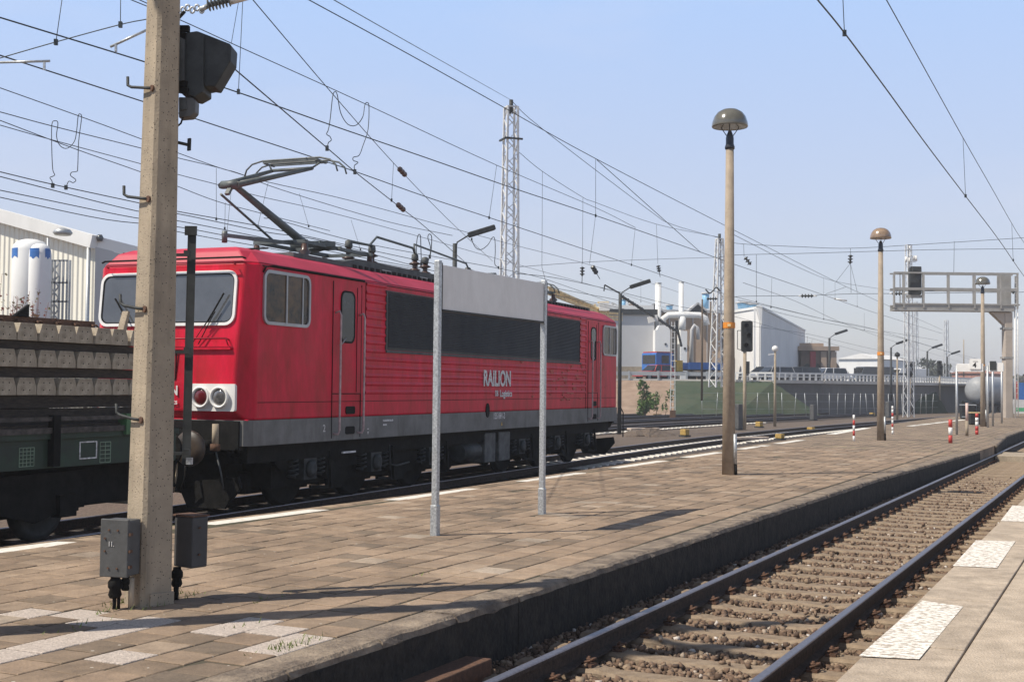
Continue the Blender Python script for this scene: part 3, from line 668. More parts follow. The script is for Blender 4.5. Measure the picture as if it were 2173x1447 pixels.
# ribs of the side wall
rb = MB(); z = 1.86
while z < 3.80:
    spans = [(3.62, 15.6)] if z < 2.60 else [(3.62, 4.36), (15.16, 15.6)]
    for a, c in spans:
        rb.add([(a, Yr, z), (c, Yr, z), (c, Yr - .018, z + .022), (a, Yr - .018, z + .022), (a, Yr - .018, z + .045), (c, Yr - .018, z + .045), (c, Yr, z + .075), (a, Yr, z + .075)], [(0, 1, 2, 3), (3, 2, 5, 4), (4, 5, 6, 7), (0, 3, 4, 7), (1, 6, 5, 2)])
    z += .148
rb.build('ribbed_panel', redp, loco)
# seams
sm = MB()
for a in (3.60, 15.62): sm.box(a - .008, a + .008, Yr - .006, Yr + .01, 1.47, 3.84)
sm.box(.25, 18.3, Yr - .004, Yr + .01, 1.735, 1.745)
sm.box(.32, 18.2, Yr - .010, Yr + .01, 3.835, 3.85)
sm.box(.62, .63, -1.4, 1.4, 4.13, 4.157)
sm.build('panel_seam', blk, loco)
MB().tube([(.33, Yr - .012, 3.74), (.38, Yr - .03, 3.83), (.6, Yr - .03, 3.86), (3.5, Yr - .03, 3.86)], .014, 6).build('drip_rail', blk, loco)
# big black louvre band
lv = MB().prism([(4.40, 2.67), (15.10, 2.67), (15.10, 3.73), (4.40, 3.73)], Yr - .012, Yr + .01).build('louvre_band', louvre, loco)
l2 = MB(); zz = 2.72
while zz < 3.70:
    l2.add([(4.44, Yr - .014, zz), (15.06, Yr - .014, zz), (15.06, Yr - .032, zz + .006), (4.44, Yr - .032, zz + .006), (15.06, Yr - .014, zz + .030), (4.44, Yr - .014, zz + .030)], [(0, 1, 2, 3), (3, 2, 4, 5)]); zz += .036
for k in (0, 8): l2.box(4.4 + k * 1.3325 - .006, 4.4 + k * 1.3325 + .006, Yr - .031, Yr - .012, 2.69, 3.72)
l2.build('louvre_slats', louvre, lv)
lf = MB(); lf.box(4.34, 15.14, Yr - .045, Yr, 2.62, 2.66); lf.box(4.34, 15.14, Yr - .03, Yr, 3.735, 3.755); lf.box(4.345, 4.385, Yr - .03, Yr, 2.665, 3.73); lf.build('louvre_frame', roofgrey, lv)
# cab side windows, both ends
def sidewin(x0, x1, z0, z1, flip):
    o = rrect(x0, x1, z0, z1, .14); i = rrect(x0 + .05, x1 - .05, z0 + .05, z1 - .05, .10)
    fr = MB().ring(o, i, Yr - .035, Yr + .02); fr = fr.build('cab_side_window', alu, loco)
    MB().prism(i, Yr - .012, Yr + .01).build('pane', glassb, fr)
    m = MB(); xm = x0 + (x1 - x0) * .48; m.box(xm - .02, xm + .02, Yr - .03, Yr - .013, z0 + .05, z1 - .05); xm2 = x0 + (x1 - x0) * .83; m.box(xm2 - .015, xm2 + .015, Yr - .028, Yr - .013, z0 + .05, z1 - .05); m.build('glazing_bar', alu, fr)
sidewin(.34, 1.70, 2.94, 3.79, 1); sidewin(17.0, 18.25, 2.90, 3.74, -1)
# doors
def door(x0, x1, wx0, wx1):
    d = MB(); d.prism([(x0, 1.88), (x1, 1.88), (x1, 3.74), (x0, 3.74)], Yr - .006, Yr + .01); dd = d.build('cab_door', redp, loco)
    e = MB()
    for a in (x0 - .012, x1): e.box(a, a + .014, Yr - .010, Yr + .01, 1.12, 3.78)
    e.box(x1 - .16, x1 - .145, Yr - .012, Yr, 1.9, 3.72); e.box(x0, x1, Yr - .012, Yr, 1.865, 1.88)
    e.build('door_gap', blk, dd)
    fr = MB().ring(rrect(wx0 - .03, wx1 + .03, 2.74, 3.64, .14), rrect(wx0, wx1, 2.77, 3.61, .12), Yr - .022, Yr).build('door_window_seal', blk, dd)
    MB().prism(rrect(wx0, wx1, 2.77, 3.61, .12), Yr - .016, Yr - .002).build('pane', glass, dd)
    MB().tube([(x0 + .2, Yr - .02, 2.70), (x0 + .2, Yr - .07, 2.72), (x0 + .32, Yr - .07, 2.82)], .012, 6).build('door_handle', alu, dd)
    for xx in (x0 + .10, x1 - .04):
        MB().tube([(xx - .03, Yr, 3.24), (xx - .02, Yr - .085, 3.27), (xx, Yr - .10, 3.20), (xx, Yr - .10, 1.26), (xx - .02, Yr - .085, 1.19), (xx - .05, Yr, 1.20)], .019, 8).build('handrail', handr, loco)
    for zc in (1.58, 1.235):
        MB().prism(rrect((x0 + x1) / 2 - .02, (x0 + x1) / 2 + .30, zc - .06, zc + .075, .04), Yr - .013, Yr + .01).build('foothold', blacks, loco)
door(2.47, 3.44, 2.74, 3.17); door(15.80, 16.62, 16.03, 16.40)
MB().prism([(9.09 + .10 * math.cos(a * .3927), 1.505 + .155 * math.sin(a * .3927)) for a in range(16)], Yr - .016, Yr + .01).build('fuel_port', blacks, loco)
# front end
fx = -.035
def front_n(y): return y
def fw(y0, y1):
    # windscreen lies on the sloped upper front
    o = rrect(y0, y1, 2.91, 3.76, .17); i = rrect(y0 + .045, y1 - .045, 2.955, 3.715, .13)
    def sl(z): return .00 + (z - 2.75) / 1.09 * .10
    mb = MB().ring(o, i, -.03, .02, 'x'); mb.v = [(x + sl(z), y, z) for x, y, z in mb.v]; f = mb.build('windscreen', white, loco)
    mp_ = MB().prism(i, -.012, .01, 'x'); mp_.v = [(x + sl(z), y, z) for x, y, z in mp_.v]; mp_.build('pane', glassf, f)
    mp_ = MB().ring(i, rrect(y0 + .065, y1 - .065, 2.975, 3.695, .115), -.018, 0, 'x'); mp_.v = [(x + sl(z), y, z) for x, y, z in mp_.v]; mp_.build('rubber_seal', blk, f)
    return f
# the camera-side half of the front has negative y
fw(-1.23, .06); fw(.14, 1.35)
for s_ in (-1,):
    wpr = MB(); wpr.tube([(-.06, -.62, 2.62), (-.07, -.86, 3.02), (-.06, -.92, 3.12)], .008, 5); wpr.tube([(-.06, -.50, 2.62), (-.07, -.84, 3.05)], .006, 5)
    wpr.bar((-.06, -.78, 2.96), (-.03, -1.05, 3.40), .02, .02); wpr.bar((-.05, -.72, 2.9), (-.05, -.84, 3.08), .012); wpr.build('windscreen_wiper', blk, loco)
    wpr = MB(); wpr.tube([(-.06, .62, 2.62), (-.06, .86, 3.12)], .008, 5); wpr.bar((-.06, .70, 2.96), (-.03, 1.0, 3.35), .02, .02); wpr.build('windscreen_wiper', blk, loco)
hb = MB()
for z in (2.71,): hb.tube([(.0, -1.14, z - .02), (-.09, -1.14, z), (-.09, 1.14, z), (0, 1.14, z - .02)], .014, 6)
for yy in (-1.14, -.4, .4, 1.14): hb.tube([(-.09, yy, 2.71), (-.02, yy, 2.60)], .011, 5)
hb.build('front_handrail', redw, loco)
hb = MB(); hb.tube([(.05, -1.2, 3.84), (-.02, -1.2, 3.86), (-.02, 1.2, 3.86), (.05, 1.2, 3.84)], .013, 6); hb.build('roof_handrail', redw, loco)
MB().tube([(.08, 1.36, 3.935), (.07, 1.30, 3.955), (.07, -1.30, 3.955), (.08, -1.36, 3.935)], .016, 6).build('front_gutter', blk, loco)
MB().box(-.06, 0, -1.2, 1.2, 2.54, 2.57).build('front_ledge', redp, loco)
for sg in (-1, 1):
    pl = MB().prism(rrect(sg * .86 - .44, sg * .86 + .40, 1.605, 2.02, .03, 2), fx - .025, fx + .03, 'x').build('lamp_panel', white, loco)
    for yc, lens in ((sg * .70, redm if sg < 0 else white), (sg * 1.04, white)):
        r_ = MB().lathe([(.155, -.02), (.165, -.075), (.150, -.085), (.128, -.07), (.125, -.02)], (fx, yc, 1.815), 24, 0).build('headlight', white, pl)
        lens_m = mat('red_lens', (.12, .012, .015), .15, var=.3, coat=.6) if abs(yc) < .9 else mat('clear_lens', (.30, .29, .29), .1, .4, c2=(.10, .10, .10), scale=9, coat=.6)
        MB().lathe([(.124, -.050), (.10, -.064), (.05, -.072), (.001, -.074)], (fx, yc, 1.815), 24, 0).build('lens', lens_m, r_)
# shaded apron line
MB().box(.045, .11, -1.46, 1.46, 1.465, 1.485).build('apron_strip', redp, loco)
# lettering: side and front
TS = (R(90), 0, 0)
text('RAILION', .47, textg, 'lettering', loco, (8.80, Yr - .026, 2.04), TS, sx=.86, bold=.014)
text('DB', .17, textg, 'lettering', loco, (9.45, Yr - .026, 1.815), TS, sx=.8, bold=.004)
text('Logistics', .205, textg, 'lettering', loco, (9.72, Yr - .026, 1.80), TS, sx=1.0, bold=.005)
text('155 091-3', .19, textg, 'number', loco, (9.40, Yr - .008, 1.31), TS, sx=.86, bold=.003)
text('2', .17, textw, 'number', loco, (2.18, Yr - .008, 1.24), TS)
tm = MB()
for k in range(9): tm.box(4.30 + k * .045, 4.33 + k * .045, Yr - .008, Yr, 1.365, 1.40)
for k in range(3): tm.box(4.31 + k * .05, 4.345 + k * .05, Yr - .008, Yr, 1.29, 1.32)
tm.build('tiny_inscription', textg, loco); MB().prism([(3.74, 1.15), (3.72, 1.20), (3.76, 1.20)], Yr - .008, Yr).build('jacking_mark', textw, loco); MB().box(3.715, 3.765, Yr - .008, Yr, 1.24, 1.255).build('jacking_mark', textw, loco)
MB().prism([(9.86, 1.16), (9.93, 1.16), (9.895, 1.24)], Yr - .008, Yr).build('warning_mark', yellow, loco)
TF = (R(90), 0, R(-90))
for w_, sz, z_, sx_, bo_ in (('RAILION', .20, 1.845, .92, .006), ('Logistics', .115, 1.70, .95, .002)):
    tt = text(w_, sz, textw, 'lettering', loco, (fx - .016, 0, z_), TF, sx=sx_, bold=bo_)
    tt.location.y = -.245 + sx_ * max(v.co.x for v in tt.data.vertices)
MB().ring([(-.06, 2.08), (-.20, 2.08), (-.21, 2.52), (-.04, 2.52)], [(-.067, 2.09), (-.19, 2.09), (-.198, 2.51), (-.052, 2.51)], -.052, -.03, 'x').build('jumper_flap', blk, loco)
# buffers, coupling, pilots, hoses
for end, sx in ((0, -1), (LL, 1)):
    for sg in (-1, 1):
        bf = MB(); bf.lathe([(.11, 0), (.11, .30 * sx), (.085, .30 * sx), (.085, .52 * sx)], (end + .04 * sx, sg * .875, 1.06), 16, 0); bb = bf.build('buffer', blk, loco)
        MB().lathe([(.26, .50 * sx), (.27, .53 * sx), (.25, .57 * sx), (.12, .59 * sx)], (end + .04 * sx, sg * .875, 1.06), 24, 0).build('buffer_head', mat('greasy_buffer', (.05, .035, .025), .5, scale=6, var=.4), bb)
    MB().box(end - .02 if sx > 0 else end - .25, end + .25 if sx > 0 else end + .02, -.35, .35, .45, 1.0).build('draw_gear', blk, loco)
    MB().tube([(end, 0, 1.0), (end + .3 * sx, 0, .98), (end + .45 * sx, 0, .85), (end + .3 * sx, 0, .6)], .035, 8).build('coupling', blk, loco)
    for yy, cc in ((-.36, conc_grey), (.36, blk), (-.52, blk)):
        MB().tube([(end, yy, .92), (end + .18 * sx, yy, .88), (end + .22 * sx, yy * 1.05, .62), (end + .16 * sx, yy * .8, .36)], .018, 7).build('air_hose', cc, loco)
    for sg in (-1, 1):
        pm = MB(); pm.prism([(sg * .25, .50), (sg * 1.36, .62), (sg * 1.40, .45), (sg * 1.12, .13), (sg * .45, .13)], end - .03 * sx, end + .03 * sx, 'x'); pm.build('rail_guard', blk, loco)
MB().cyl((-.28, -1.12, 1.10), (-.28, -1.12, 1.42), .05, seg=10).build('lamp_bracket', conc_grey, loco)
MB().cyl((-.28, -1.12, 1.02), (-.28, -1.12, 1.12), .075, seg=8).build('lamp_bracket', rust, loco)
MB().tube([(-.26, -1.12, 1.0), (-.24, -1.2, .7), (-.22, -1.24, .45)], .014, 6).build('air_hose', roofgrey, loco)
# underframe and bogies
und = MB(); und.box(.3, LL - .3, -1.3, 1.3, .80, 1.08); und.box(.9, LL - .9, -.5, .5, .25, .8); und.build('underframe', blk, loco)
axles = [2.15, 4.45, 6.85, 11.65, 14.05, 16.35]
for i0 in (0, 3):
    bg_ = MB(); a = axles[i0] - .9; c = axles[i0 + 2] + .9
    for sg in (-1, 1): bg_.prism([(a, .75), (a + .2, .92), (c - .2, .92), (c, .75), (c - .2, .62), (c - 1.3, .56), (axles[i0 + 1], .62), (a + 1.3, .56), (a + .2, .62)], sg * 1.08, sg * 1.18, 'y')
    bg_.box(a + .1, c - .1, -1.05, 1.05, .35, .74)
    for x in axles[i0:i0 + 3]: bg_.box(x - .95, x + .95, -.66, .66, .24, .6)
    for k in (0, 1): xm = (axles[i0 + k] + axles[i0 + k + 1]) / 2; bg_.prism([(xm - .34, .74), (xm + .34, .74), (xm + .26, .22), (xm - .26, .22)], -1.12, -1.06, 'y')
    bo = bg_.build('bogie', blk, loco)
    for x in axles[i0:i0 + 3]:
        for sg in (-1, 1):
            MB().lathe([(.62, sg * -.68), (.625, sg * -.72), (.60, sg * -.80), (.55, sg * -.81), (.50, sg * -.78), (.2, sg * -.80), (.12, sg * -.86)], (x, 0, .605), 28, 1).build('wheel', blk, bo)
        ab = MB(); ab.box(x - .20, x + .20, -1.30, -1.12, .45, .80); ab.lathe([(.15, -1.30), (.15, -1.34), (.08, -1.37)], (x, 0, .62), 14, 1); ab.build('axle_box', dkgrey, bo)
        for dx in (-.42, .42):
            sp_ = MB(); sp_.tube([(x + dx + .085 * math.cos(k * .9), -1.22 + .085 * math.sin(k * .9), .50 + k * .0105) for k in range(32)], .017, 5); sp_.build('coil_spring', dkgrey, bo)
        lk = MB(); lk.bar((x - .1, -1.36, .34), (x + .45, -1.36, .30), .05); lk.bar((x + .6, -1.3, .9), (x + .62, -1.34, .28), .05); lk.cyl((x + .72, -1.25, .55), (x + .72, -1.02, .55), .14, seg=14); lk.build('brake_gear', blk, bo)
ex = [(2.85, 3.15, .36, .41), (3.95, 4.05, .78, .82), (9.35, 9.95, .35, 1.0), (10.15, 10.8, .35, 1.0)]
for x0, x1, z0, z1 in ex[2:]:
    MB().box(x0, x1, -1.34, -.6, z0, z1).build('equipment_box', mat('underfloor_box_grey', (.11, .112, .11), .7, scale=5, var=.3), loco, bevel=.02)
at_ = MB(); at_.cyl((8.2, -1.2, .62), (9.1, -1.2, .62), .19, seg=16); at_.build('air_tank', dkgrey, loco)
MB().tube([(4.95, -1.3, .92), (4.93, -1.34, .55), (5.15, -1.36, .52), (5.65, -1.36, .56)], .018, 6).build('brake_pipe', dkgrey, loco)
wpl = MB(); wpl.box(3.05, 3.5, -1.40, -1.37, .84, .87); wpl.build('white_marker', textg, loco)
# roof equipment
rf = MB(); rf.box(1.9, 17.2, -1.06, 1.06, 4.10, 4.22); rf.prism([(3.6, 4.22), (4.2, 4.33), (11.5, 4.33), (11.9, 4.22)], -.98, .98, 'y'); rfo = rf.build('roof_fairing', roofgrey, loco)
sl_ = MB()
for k in range(60): x = 3.9 + k * .22; sl_.box(x, x + .12, -1.075, -1.055, 4.13, 4.20)
merge(rfo, sl_, blk)
hl = MB()
for x in (5.0, 6.6, 7.6, 8.2): hl.box(x, x + .35, -1.08, -1.06, 4.19, 4.205)
merge(rfo, hl, alu)
MB().box(8.6, 9.1, -1.0, -.62, 4.24, 4.52).build('roof_box', mat('beige_roof_box', (.42, .38, .31), .7, var=.1), loco)
def insulator(x, y, z, h, m=insul, r=.13, n=3):
    p = [(.06, 0)]
    for k in range(n): zz_ = h * (k + .3) / n; p += [(.055, zz_), (r, zz_ + .02), (r * .96, zz_ + .04), (.055, zz_ + .07)]
    p += [(.05, h)]
    o = MB().lathe(p, (x, y, z), 14).build('roof_insulator', m, loco); MB().lathe([(.07, h), (.08, h + .03), (.07, h + .13), (.03, h + .15)], (x, y, z), 12).build('cap', roofgrey, o); return o
for x, y, z in ((5.6, 0, 4.30), (6.55, 0, 4.30), (8.3, -.1, 4.30), (9.0, 0, 4.30), (11.3, 0, 4.28), (12.4, .1, 4.26)): insulator(x, y, z, .42)
bs = MB(); bs.tube([(5.6, 0, 4.84), (6.45, 0, 4.86), (6.75, 0, 5.06), (8.2, -.1, 4.98), (8.3, -.1, 4.86)], .026, 7); bs.tube([(8.3, -.1, 4.86), (8.35, -.05, 5.08), (11.2, 0, 4.93), (11.35, 0, 4.80), (12.5, 0, 4.75)], .022, 7); bs.build('bus_bar', panto, loco)
def pantograph(x0, up, name):
    pt = MB(); z0 = 4.56
    fr = MB()
    for sg in (-1, 1): fr.bar((x0 - .2, sg * .45, z0), (x0 + 2.2, sg * .45, z0), .07, .06)
    for dx in (-.2, 1.0, 2.2): fr.bar((x0 + dx, -.55, z0), (x0 + dx, .55, z0), .07, .06)
    fr.bar((x0 - 2.3, -.25, z0 - .12), (x0 + 1.0, -.25, z0 + .02), .05, .06); fr.bar((x0 + .6, -.5, z0 + .04), (x0 + 1.5, .5, z0 + .04), .3, .10); fr.cyl((x0 - 2.25, -.25, z0 - .24), (x0 - 2.25, -.25, z0 - .05), .045, seg=10)
    base = fr.build(name, panto, loco)
    for dx in (-.2, 2.2):
        for sg in (-1, 1):
            q = MB().lathe([(.06, 0), (.12, .06), (.06, .10), (.12, .17), (.06, .22), (.05, .32)], (x0 + dx, sg * .5, z0 - .36), 12); q.build('base_insulator', insul, base)
    if up: hz, kx, kz, hx = 6.10, x0 - 1.75, 5.36, x0 + .25
    else: hz, kx, kz, hx = 4.74, x0 - 1.0, 4.76, x0 + 1.2
    arm = MB(); arm.tube([(x0 + .65, 0, z0 + .05), (kx + .12, 0, kz)], [.085, .055], 10); arm.cyl((x0 + .65, -.3, z0 + .05), (x0 + .65, .3, z0 + .05), .06); arm.build('lower_arm', panto, base)
    MB().tube([(x0 - .15, .16, z0 + .02), (kx - .05, .16, kz - .16)], .022, 6).build('thrust_rod', panto, base)
    ua = MB(); ua.cyl((kx, -.17, kz), (kx, .17, kz), .07, seg=10)
    for sg in (-1, 1): ua.tube([(kx - .05, sg * .16, kz - .02), (hx - .1, sg * .42, hz - .18)], [.055, .032], 8)
    ua.tube([(kx, .0, kz - .08), (hx - .15, .05, hz - .26)], .014, 5); ua.bar((kx - .1, 0, kz - .18), (kx + .05, 0, kz + .02), .08, .05); ua.cyl((hx - .12, -.45, hz - .18), (hx - .12, .45, hz - .18), .03, seg=8)
    ua.build('upper_arm', panto, base)
    hd = MB()
    for dx in (-.16, .16):
        hd.tube([(hx + dx, -.98, hz - .27), (hx + dx, -.94, hz - .15), (hx + dx, -.82, hz - .05), (hx + dx, -.6, hz), (hx + dx, .6, hz), (hx + dx, .82, hz - .05), (hx + dx, .94, hz - .15), (hx + dx, .98, hz - .27)], .017, 6)
        hd.bar((hx + dx, -.58, hz - .035), (hx + dx, .58, hz - .035), .04, .03)
    for sg in (-1, 1):
        hd.bar((hx - .16, sg * .55, hz - .05), (hx + .16, sg * .55, hz - .05), .03); hd.tube([(hx - .12, sg * .42, hz - .18), (hx, sg * .55, hz - .05)], .018, 5)
    hd.build('collector_head', panto, base)
pantograph(3.35, True, 'raised_pantograph'); pantograph(13.6, False, 'folded_pantograph')
# rust spots on the far part of the side
rs = MB(); rg = random.Random(5)
for k in range(46):
    x = rg.gauss(14.2, 1.0); z = rg.uniform(1.7, 2.6); wv = rg.uniform(.03, .16)
    if x > 15.5: continue
    rs.prism([(x - wv, z), (x - wv * .3, z - .02), (x + wv, z - .006), (x + wv * .6, z + .02), (x - wv * .5, z + .022)], Yr - .0195, Yr + .0)
for k in range(40):
    x = rg.gauss(16.95, .12); z = rg.uniform(2.0, 2.8); h = rg.uniform(.02, .08); rs.prism([(x - .015, z), (x + .02, z + .01), (x + .012, z + h), (x - .01, z + h * .8)], Yr - .004, Yr)
rs.build('worn_paint_patch', mat('faded_pink_paint', (.46, .10, .07), .7, scale=20, var=.25), loco)

# =================================================================== flat wagon loaded with concrete sleepers
wag = empty('flat_wagon', 'dark green flat wagon coupled behind the locomotive, loaded with concrete sleepers', 'wagon', la(-1.45, 0, 0), ROTA)
WL = 14
MB().box(-WL, 0, -1.40, 1.40, 1.40, 1.50).build('deck', timber, wag)
sf = MB()
for sg in (-1, 1): sf.box(-WL, -.25, sg * 1.38 - .03, sg * 1.38 + .03, .98, 1.40); sf.box(-WL, -.15, sg * 1.38 - .07, sg * 1.38 + .07, 1.33, 1.40)
sf.box(-.3, -.15, -1.4, 1.4, .95, 1.42); sf.build('side_sill', greenw, wag)
MB().box(-WL, -.35, -1.0, 1.0, .42, 1.0).build('brake_rigging', blk, wag)
rl = MB(); rl.box(-WL, -.3, -1.48, -1.42, 1.40, 1.47); rl.box(-WL, -.3, -1.47, -1.43, 1.55, 1.60); rl.build('side_rail', mat('worn_steel_edge', (.07, .06, .055), .6, .3, scale=8, var=.4), wag)
for k in range(8): MB().box(-.9 - k * 1.75, -.78 - k * 1.75, -1.50, -1.41, 1.0, 1.62).build('stanchion_pocket', blk, wag)
MB().box(-1.32, -1.16, -1.50, -1.36, 1.35, 1.62).build('corner_bracket', mat('bright_wagon_green', (.06, .15, .06), .6, var=.2), wag)
for x0, x1, z0, z1, nx_, nz_ in ((-3.12, -2.88, 1.02, 1.24, 4, 5), (-1.72, -1.52, 1.0, 1.26, 2, 5)):
    q = MB()
    for k in range(nx_ + 1): a = x0 + (x1 - x0) * k / nx_; q.box(a - .004, a + .004, -1.416, -1.408, z0, z1)
    for k in range(nz_ + 1): a = z0 + (z1 - z0) * k / nz_; q.box(x0, x1, -1.416, -1.408, a - .004, a + .004)
    q.build('inscription_grid', mat('faded_green_lettering', (.22, .30, .22), .7, var=.2), wag)
q = MB().ring([(-2.10, 1.06), (-1.78, 1.06), (-1.78, 1.28), (-2.10, 1.28)], [(-2.085, 1.075), (-1.795, 1.075), (-1.795, 1.265), (-2.085, 1.265)], -1.418, -1.408); q.build('label_frame', textg, wag)
for cx_ in (-3.0, -11.4):
    bo = MB(); bo.box(cx_ - 1.35, cx_ + 1.35, -1.12, -1.02, .42, .75); bo.box(cx_ - 1.35, cx_ + 1.35, 1.02, 1.12, .42, .75); bo.box(cx_ - .3, cx_ + .3, -1.1, 1.1, .5, .95); bo.box(cx_ - 1.5, cx_ + 1.5, -.9, .9, .35, .9); bo.prism([(cx_ - .5, .9), (cx_ + 1.4, .9), (cx_ + 1.0, .45), (cx_ + .4, .30), (cx_ - .2, .45)], -1.2, -1.14); bo = bo.build('bogie', blk, wag)
    for x in (cx_ - .9, cx_ + .9):
        for sg in (-1, 1): MB().lathe([(.46, sg * -.68), (.465, sg * -.72), (.44, sg * -.80), (.36, sg * -.81), (.2, sg * -.77), (.12, sg * -.86)], (x, 0, .46), 24, 1).build('wheel', dkgrey, bo)
        MB().box(x - .15, x + .15, -1.26, -1.12, .34, .62).build('axle_box', blk, bo)
st_ = MB()
for x in (-.55, -4.55): st_.tube([(x, -1.42, .95), (x, -1.45, .35), (x - .05, -1.45, .30)], .016, 6)
st_.build('step_rail', textg, wag)
for sg in (-1, 1):
    bb = MB().lathe([(.10, 0), (.10, .35), (.08, .35), (.08, .5)], (-.15, sg * .875, 1.06), 14, 0).build('buffer', blk, wag); MB().lathe([(.25, .48), (.25, .53), (.1, .55)], (-.15, sg * .875, 1.06), 20, 0).build('buffer_head', blk, bb)
# stacked sleepers: three layers, ends towards the camera
def stack_sleeper():
    mb = MB(); pr = [(-.163, 0), (.163, 0), (.16, .10), (.118, .212), (-.118, .212), (-.16, .10)]
    k = 6; vs = [(u, y, v) for y in (-1.2, 1.2) for u, v in pr]; mb.add(vs, [tuple(range(k)), tuple(range(k, 2 * k))[::-1]] + [(i, k + i, k + (i + 1) % k, (i + 1) % k) for i in range(k)])
    o = mb.build('concrete_sleeper', sleeps, bevel=.012)
    h = MB()
    for u in (-.05, .05):
        for v in (.06, .15): h.cyl((u, -1.2 - .003, v), (u, -1.195, v), .010, seg=8)
    merge(o, h, blacks); return o
first = stack_sleeper(); used = False
for ly, z in enumerate((1.86, 2.20, 2.52)):
    gname = ('lowest', 'middle', 'top')[ly] + ' row of stacked sleepers'
    for k in range(-1, 22):
        s_ = first if not used else copy_tree(first); used = True
        s_.location = la(-2.55 - k * .338 + random.uniform(-.012, .012), random.uniform(-.02, .02), z); s_.rotation_euler = (0, 0, ROTA)
        tag(s_, 'grey concrete sleeper with four strand holes in the %s row on the wagon' % ('lowest', 'middle', 'top')[ly], 'sleeper', gname)
pos = {0: 'lowest', 1: 'middle', 2: 'upper'}
for j, z in enumerate((1.50, 1.70, 2.075, 2.41)):
    for y in (-1.02, .75):
        mb = MB().box(-8.6, 0, -.12, .12, 0, .19 if j < 1 else (.155 if j == 1 else .10 if j == 3 else .12)); o = mb.build('timber_batten', timber, loc=la(-1.85, y, z), rotz=ROTA)
        tag(o, 'dark timber batten %s on the %s side' % (('on the wagon deck', 'under the lowest sleeper row', 'between the lowest and middle sleeper rows', 'between the middle and top sleeper rows')[j], 'camera' if y < 0 else 'far'), 'batten')
# rails fastened on the top row
for y, nm in ((-.75, 'near'), (.75, 'far')):
    tb = empty('rail_length', 'brown rusty fastening beam lying on the top sleeper row, %s side' % nm, 'rail', la(-2.62, y, 2.727), ROTA)
    MB().box(-7.6, .05, -.07, .07, 0, .025).build('base_plate', rust, tb)
    MB().box(-7.6, .05, -.03, .03, .025, .11).build('rail_body', rust, tb)
    for k in range(23):
        cl_ = MB().tube([(-k * .338 - .05, -.10, .02), (-k * .338 - .05, -.07, .06), (-k * .338 - .02, -.04, .06), (-k * .338 + .03, -.07, .06), (-k * .338 + .05, -.10, .02)], .014, 5); cl_.build('clip', rust, tb)
# end stanchion of the load (a light steel bracket in front of the windscreen)
o = MB(); o.prism([(-.09, 0), (-.02, 0), (.05, .26), (.01, .27)], -.05, .05)
tag(o.build('load_bracket', conc_grey, loc=la(-2.18, -.95, 2.73), rotz=ROTA), 'pale wedge bracket standing on the end of the sleeper load', 'bracket')
o = MB(); o.prism([(-.14, 0), (.12, 0), (.12, .16)], -.02, .02); tag(o.build('load_wedge', blk, loc=la(-3.95, -.8, 2.83), rotz=ROTA), 'small black triangular wedge on top of the sleeper load', 'wedge')

# =================================================================== concrete signal mast
MP = Vector((-2.660, 9.42, PZ)); MR = R(-42); MROT = Matrix.Rotation(.0066, 3, 'Y') @ Matrix.Rotation(MR, 3, 'Z')
mast = empty('signal_mast', 'square concrete signal mast with climbing rungs and cable boxes on the platform', 'signal mast', MP, MR); mast.rotation_euler = MROT.to_euler()
def tap(s0, s1, h, m, nm, lean=(0, 0), ch=.025):
    vs = []
    for s, z, l in ((s0, 0, (0, 0)), (s1, h, lean)):
        a = s / 2; c = ch
        for x, y in ((a, -a + c), (a, a - c), (a - c, a), (-a + c, a), (-a, a - c), (-a, -a + c), (-a + c, -a), (a - c, -a)): vs.append((x + l[0], y + l[1], z))
    return MB().add(vs, [tuple(range(8))[::-1], tuple(range(8, 16))] + [(k, (k + 1) % 8, 8 + (k + 1) % 8, 8 + k) for k in range(8)])
tap(.262, .150, 7.2, conc_grey, 'post').build('concrete_post', conc_grey, mast)
# local frame: -y face is lit (normal (-.67,-.74)), +x face is the dark one
for i, z in enumerate((.50, 1.36, 2.17, 2.98, 3.80, 4.62, 5.4)):
    s = .131 - .056 * (z / 7.2); y0 = -s
    MB().tube([(.05 - .0, y0 + .0, z), (.0, y0 - .03, z + .005), (-.16, y0 - .05, z + .03), (-.205, y0 - .055, z + .05), (-.21, y0 - .055, z + .115)], .0115, 7).build('climbing_rung', dkgrey, mast)
    MB().cyl((.05, y0 + .002, z), (.05, y0 - .016, z), .024, seg=8).build('rung_bolt', rust, mast)
rt = MB()
for z in (4.35, 3.72, 3.1): rt.prism([(-.012, z), (.012, z), (.004, z - .09), (-.004, z - .09)], -.1065 - .0005 * (5 - z), -.09)
def to_local(w): return MROT.inverted() @ (Vector(w) - MP)
# signal head seen from its side and back
hc = at(434, 140, 9.55); hl_ = to_local(hc); sh = empty('tmp', 'x', 'x'); bpy.data.objects.remove(sh)
def px_poly(pts, Y): return [at(x, y, Y) for x, y in pts]
def mast_poly(name, pts, Y, th, m, bev=.008):
    a = [to_local(p) for p in px_poly(pts, Y)]; dn = Matrix.Rotation(-MR, 3, 'Z') @ Vector((.0, 1, 0)) * th
    n = len(a); vs = a + [p + dn for p in a]
    return MB().add(vs, [tuple(range(n)), tuple(range(n, 2 * n))[::-1]] + [(i, n + i, n + (i + 1) % n, (i + 1) % n) for i in range(n)]).build(name, m, mast, bevel=bev)
sgh = mast_poly('signal_head', [(393, 70), (418, 66), (432, 75), (432, 195), (412, 206), (385, 200), (385, 75)], 9.5, .26, dkgrey)
hood = mast_poly('signal_hood', [(418, 66), (487, 93), (491, 98), (489, 130), (456, 185), (445, 183), (434, 185)], 9.53, .22, dkgrey)
mast_poly('backing_plate', [(380, 78), (391, 84), (391, 170), (380, 172)], 9.46, .03, roofgrey, 0)
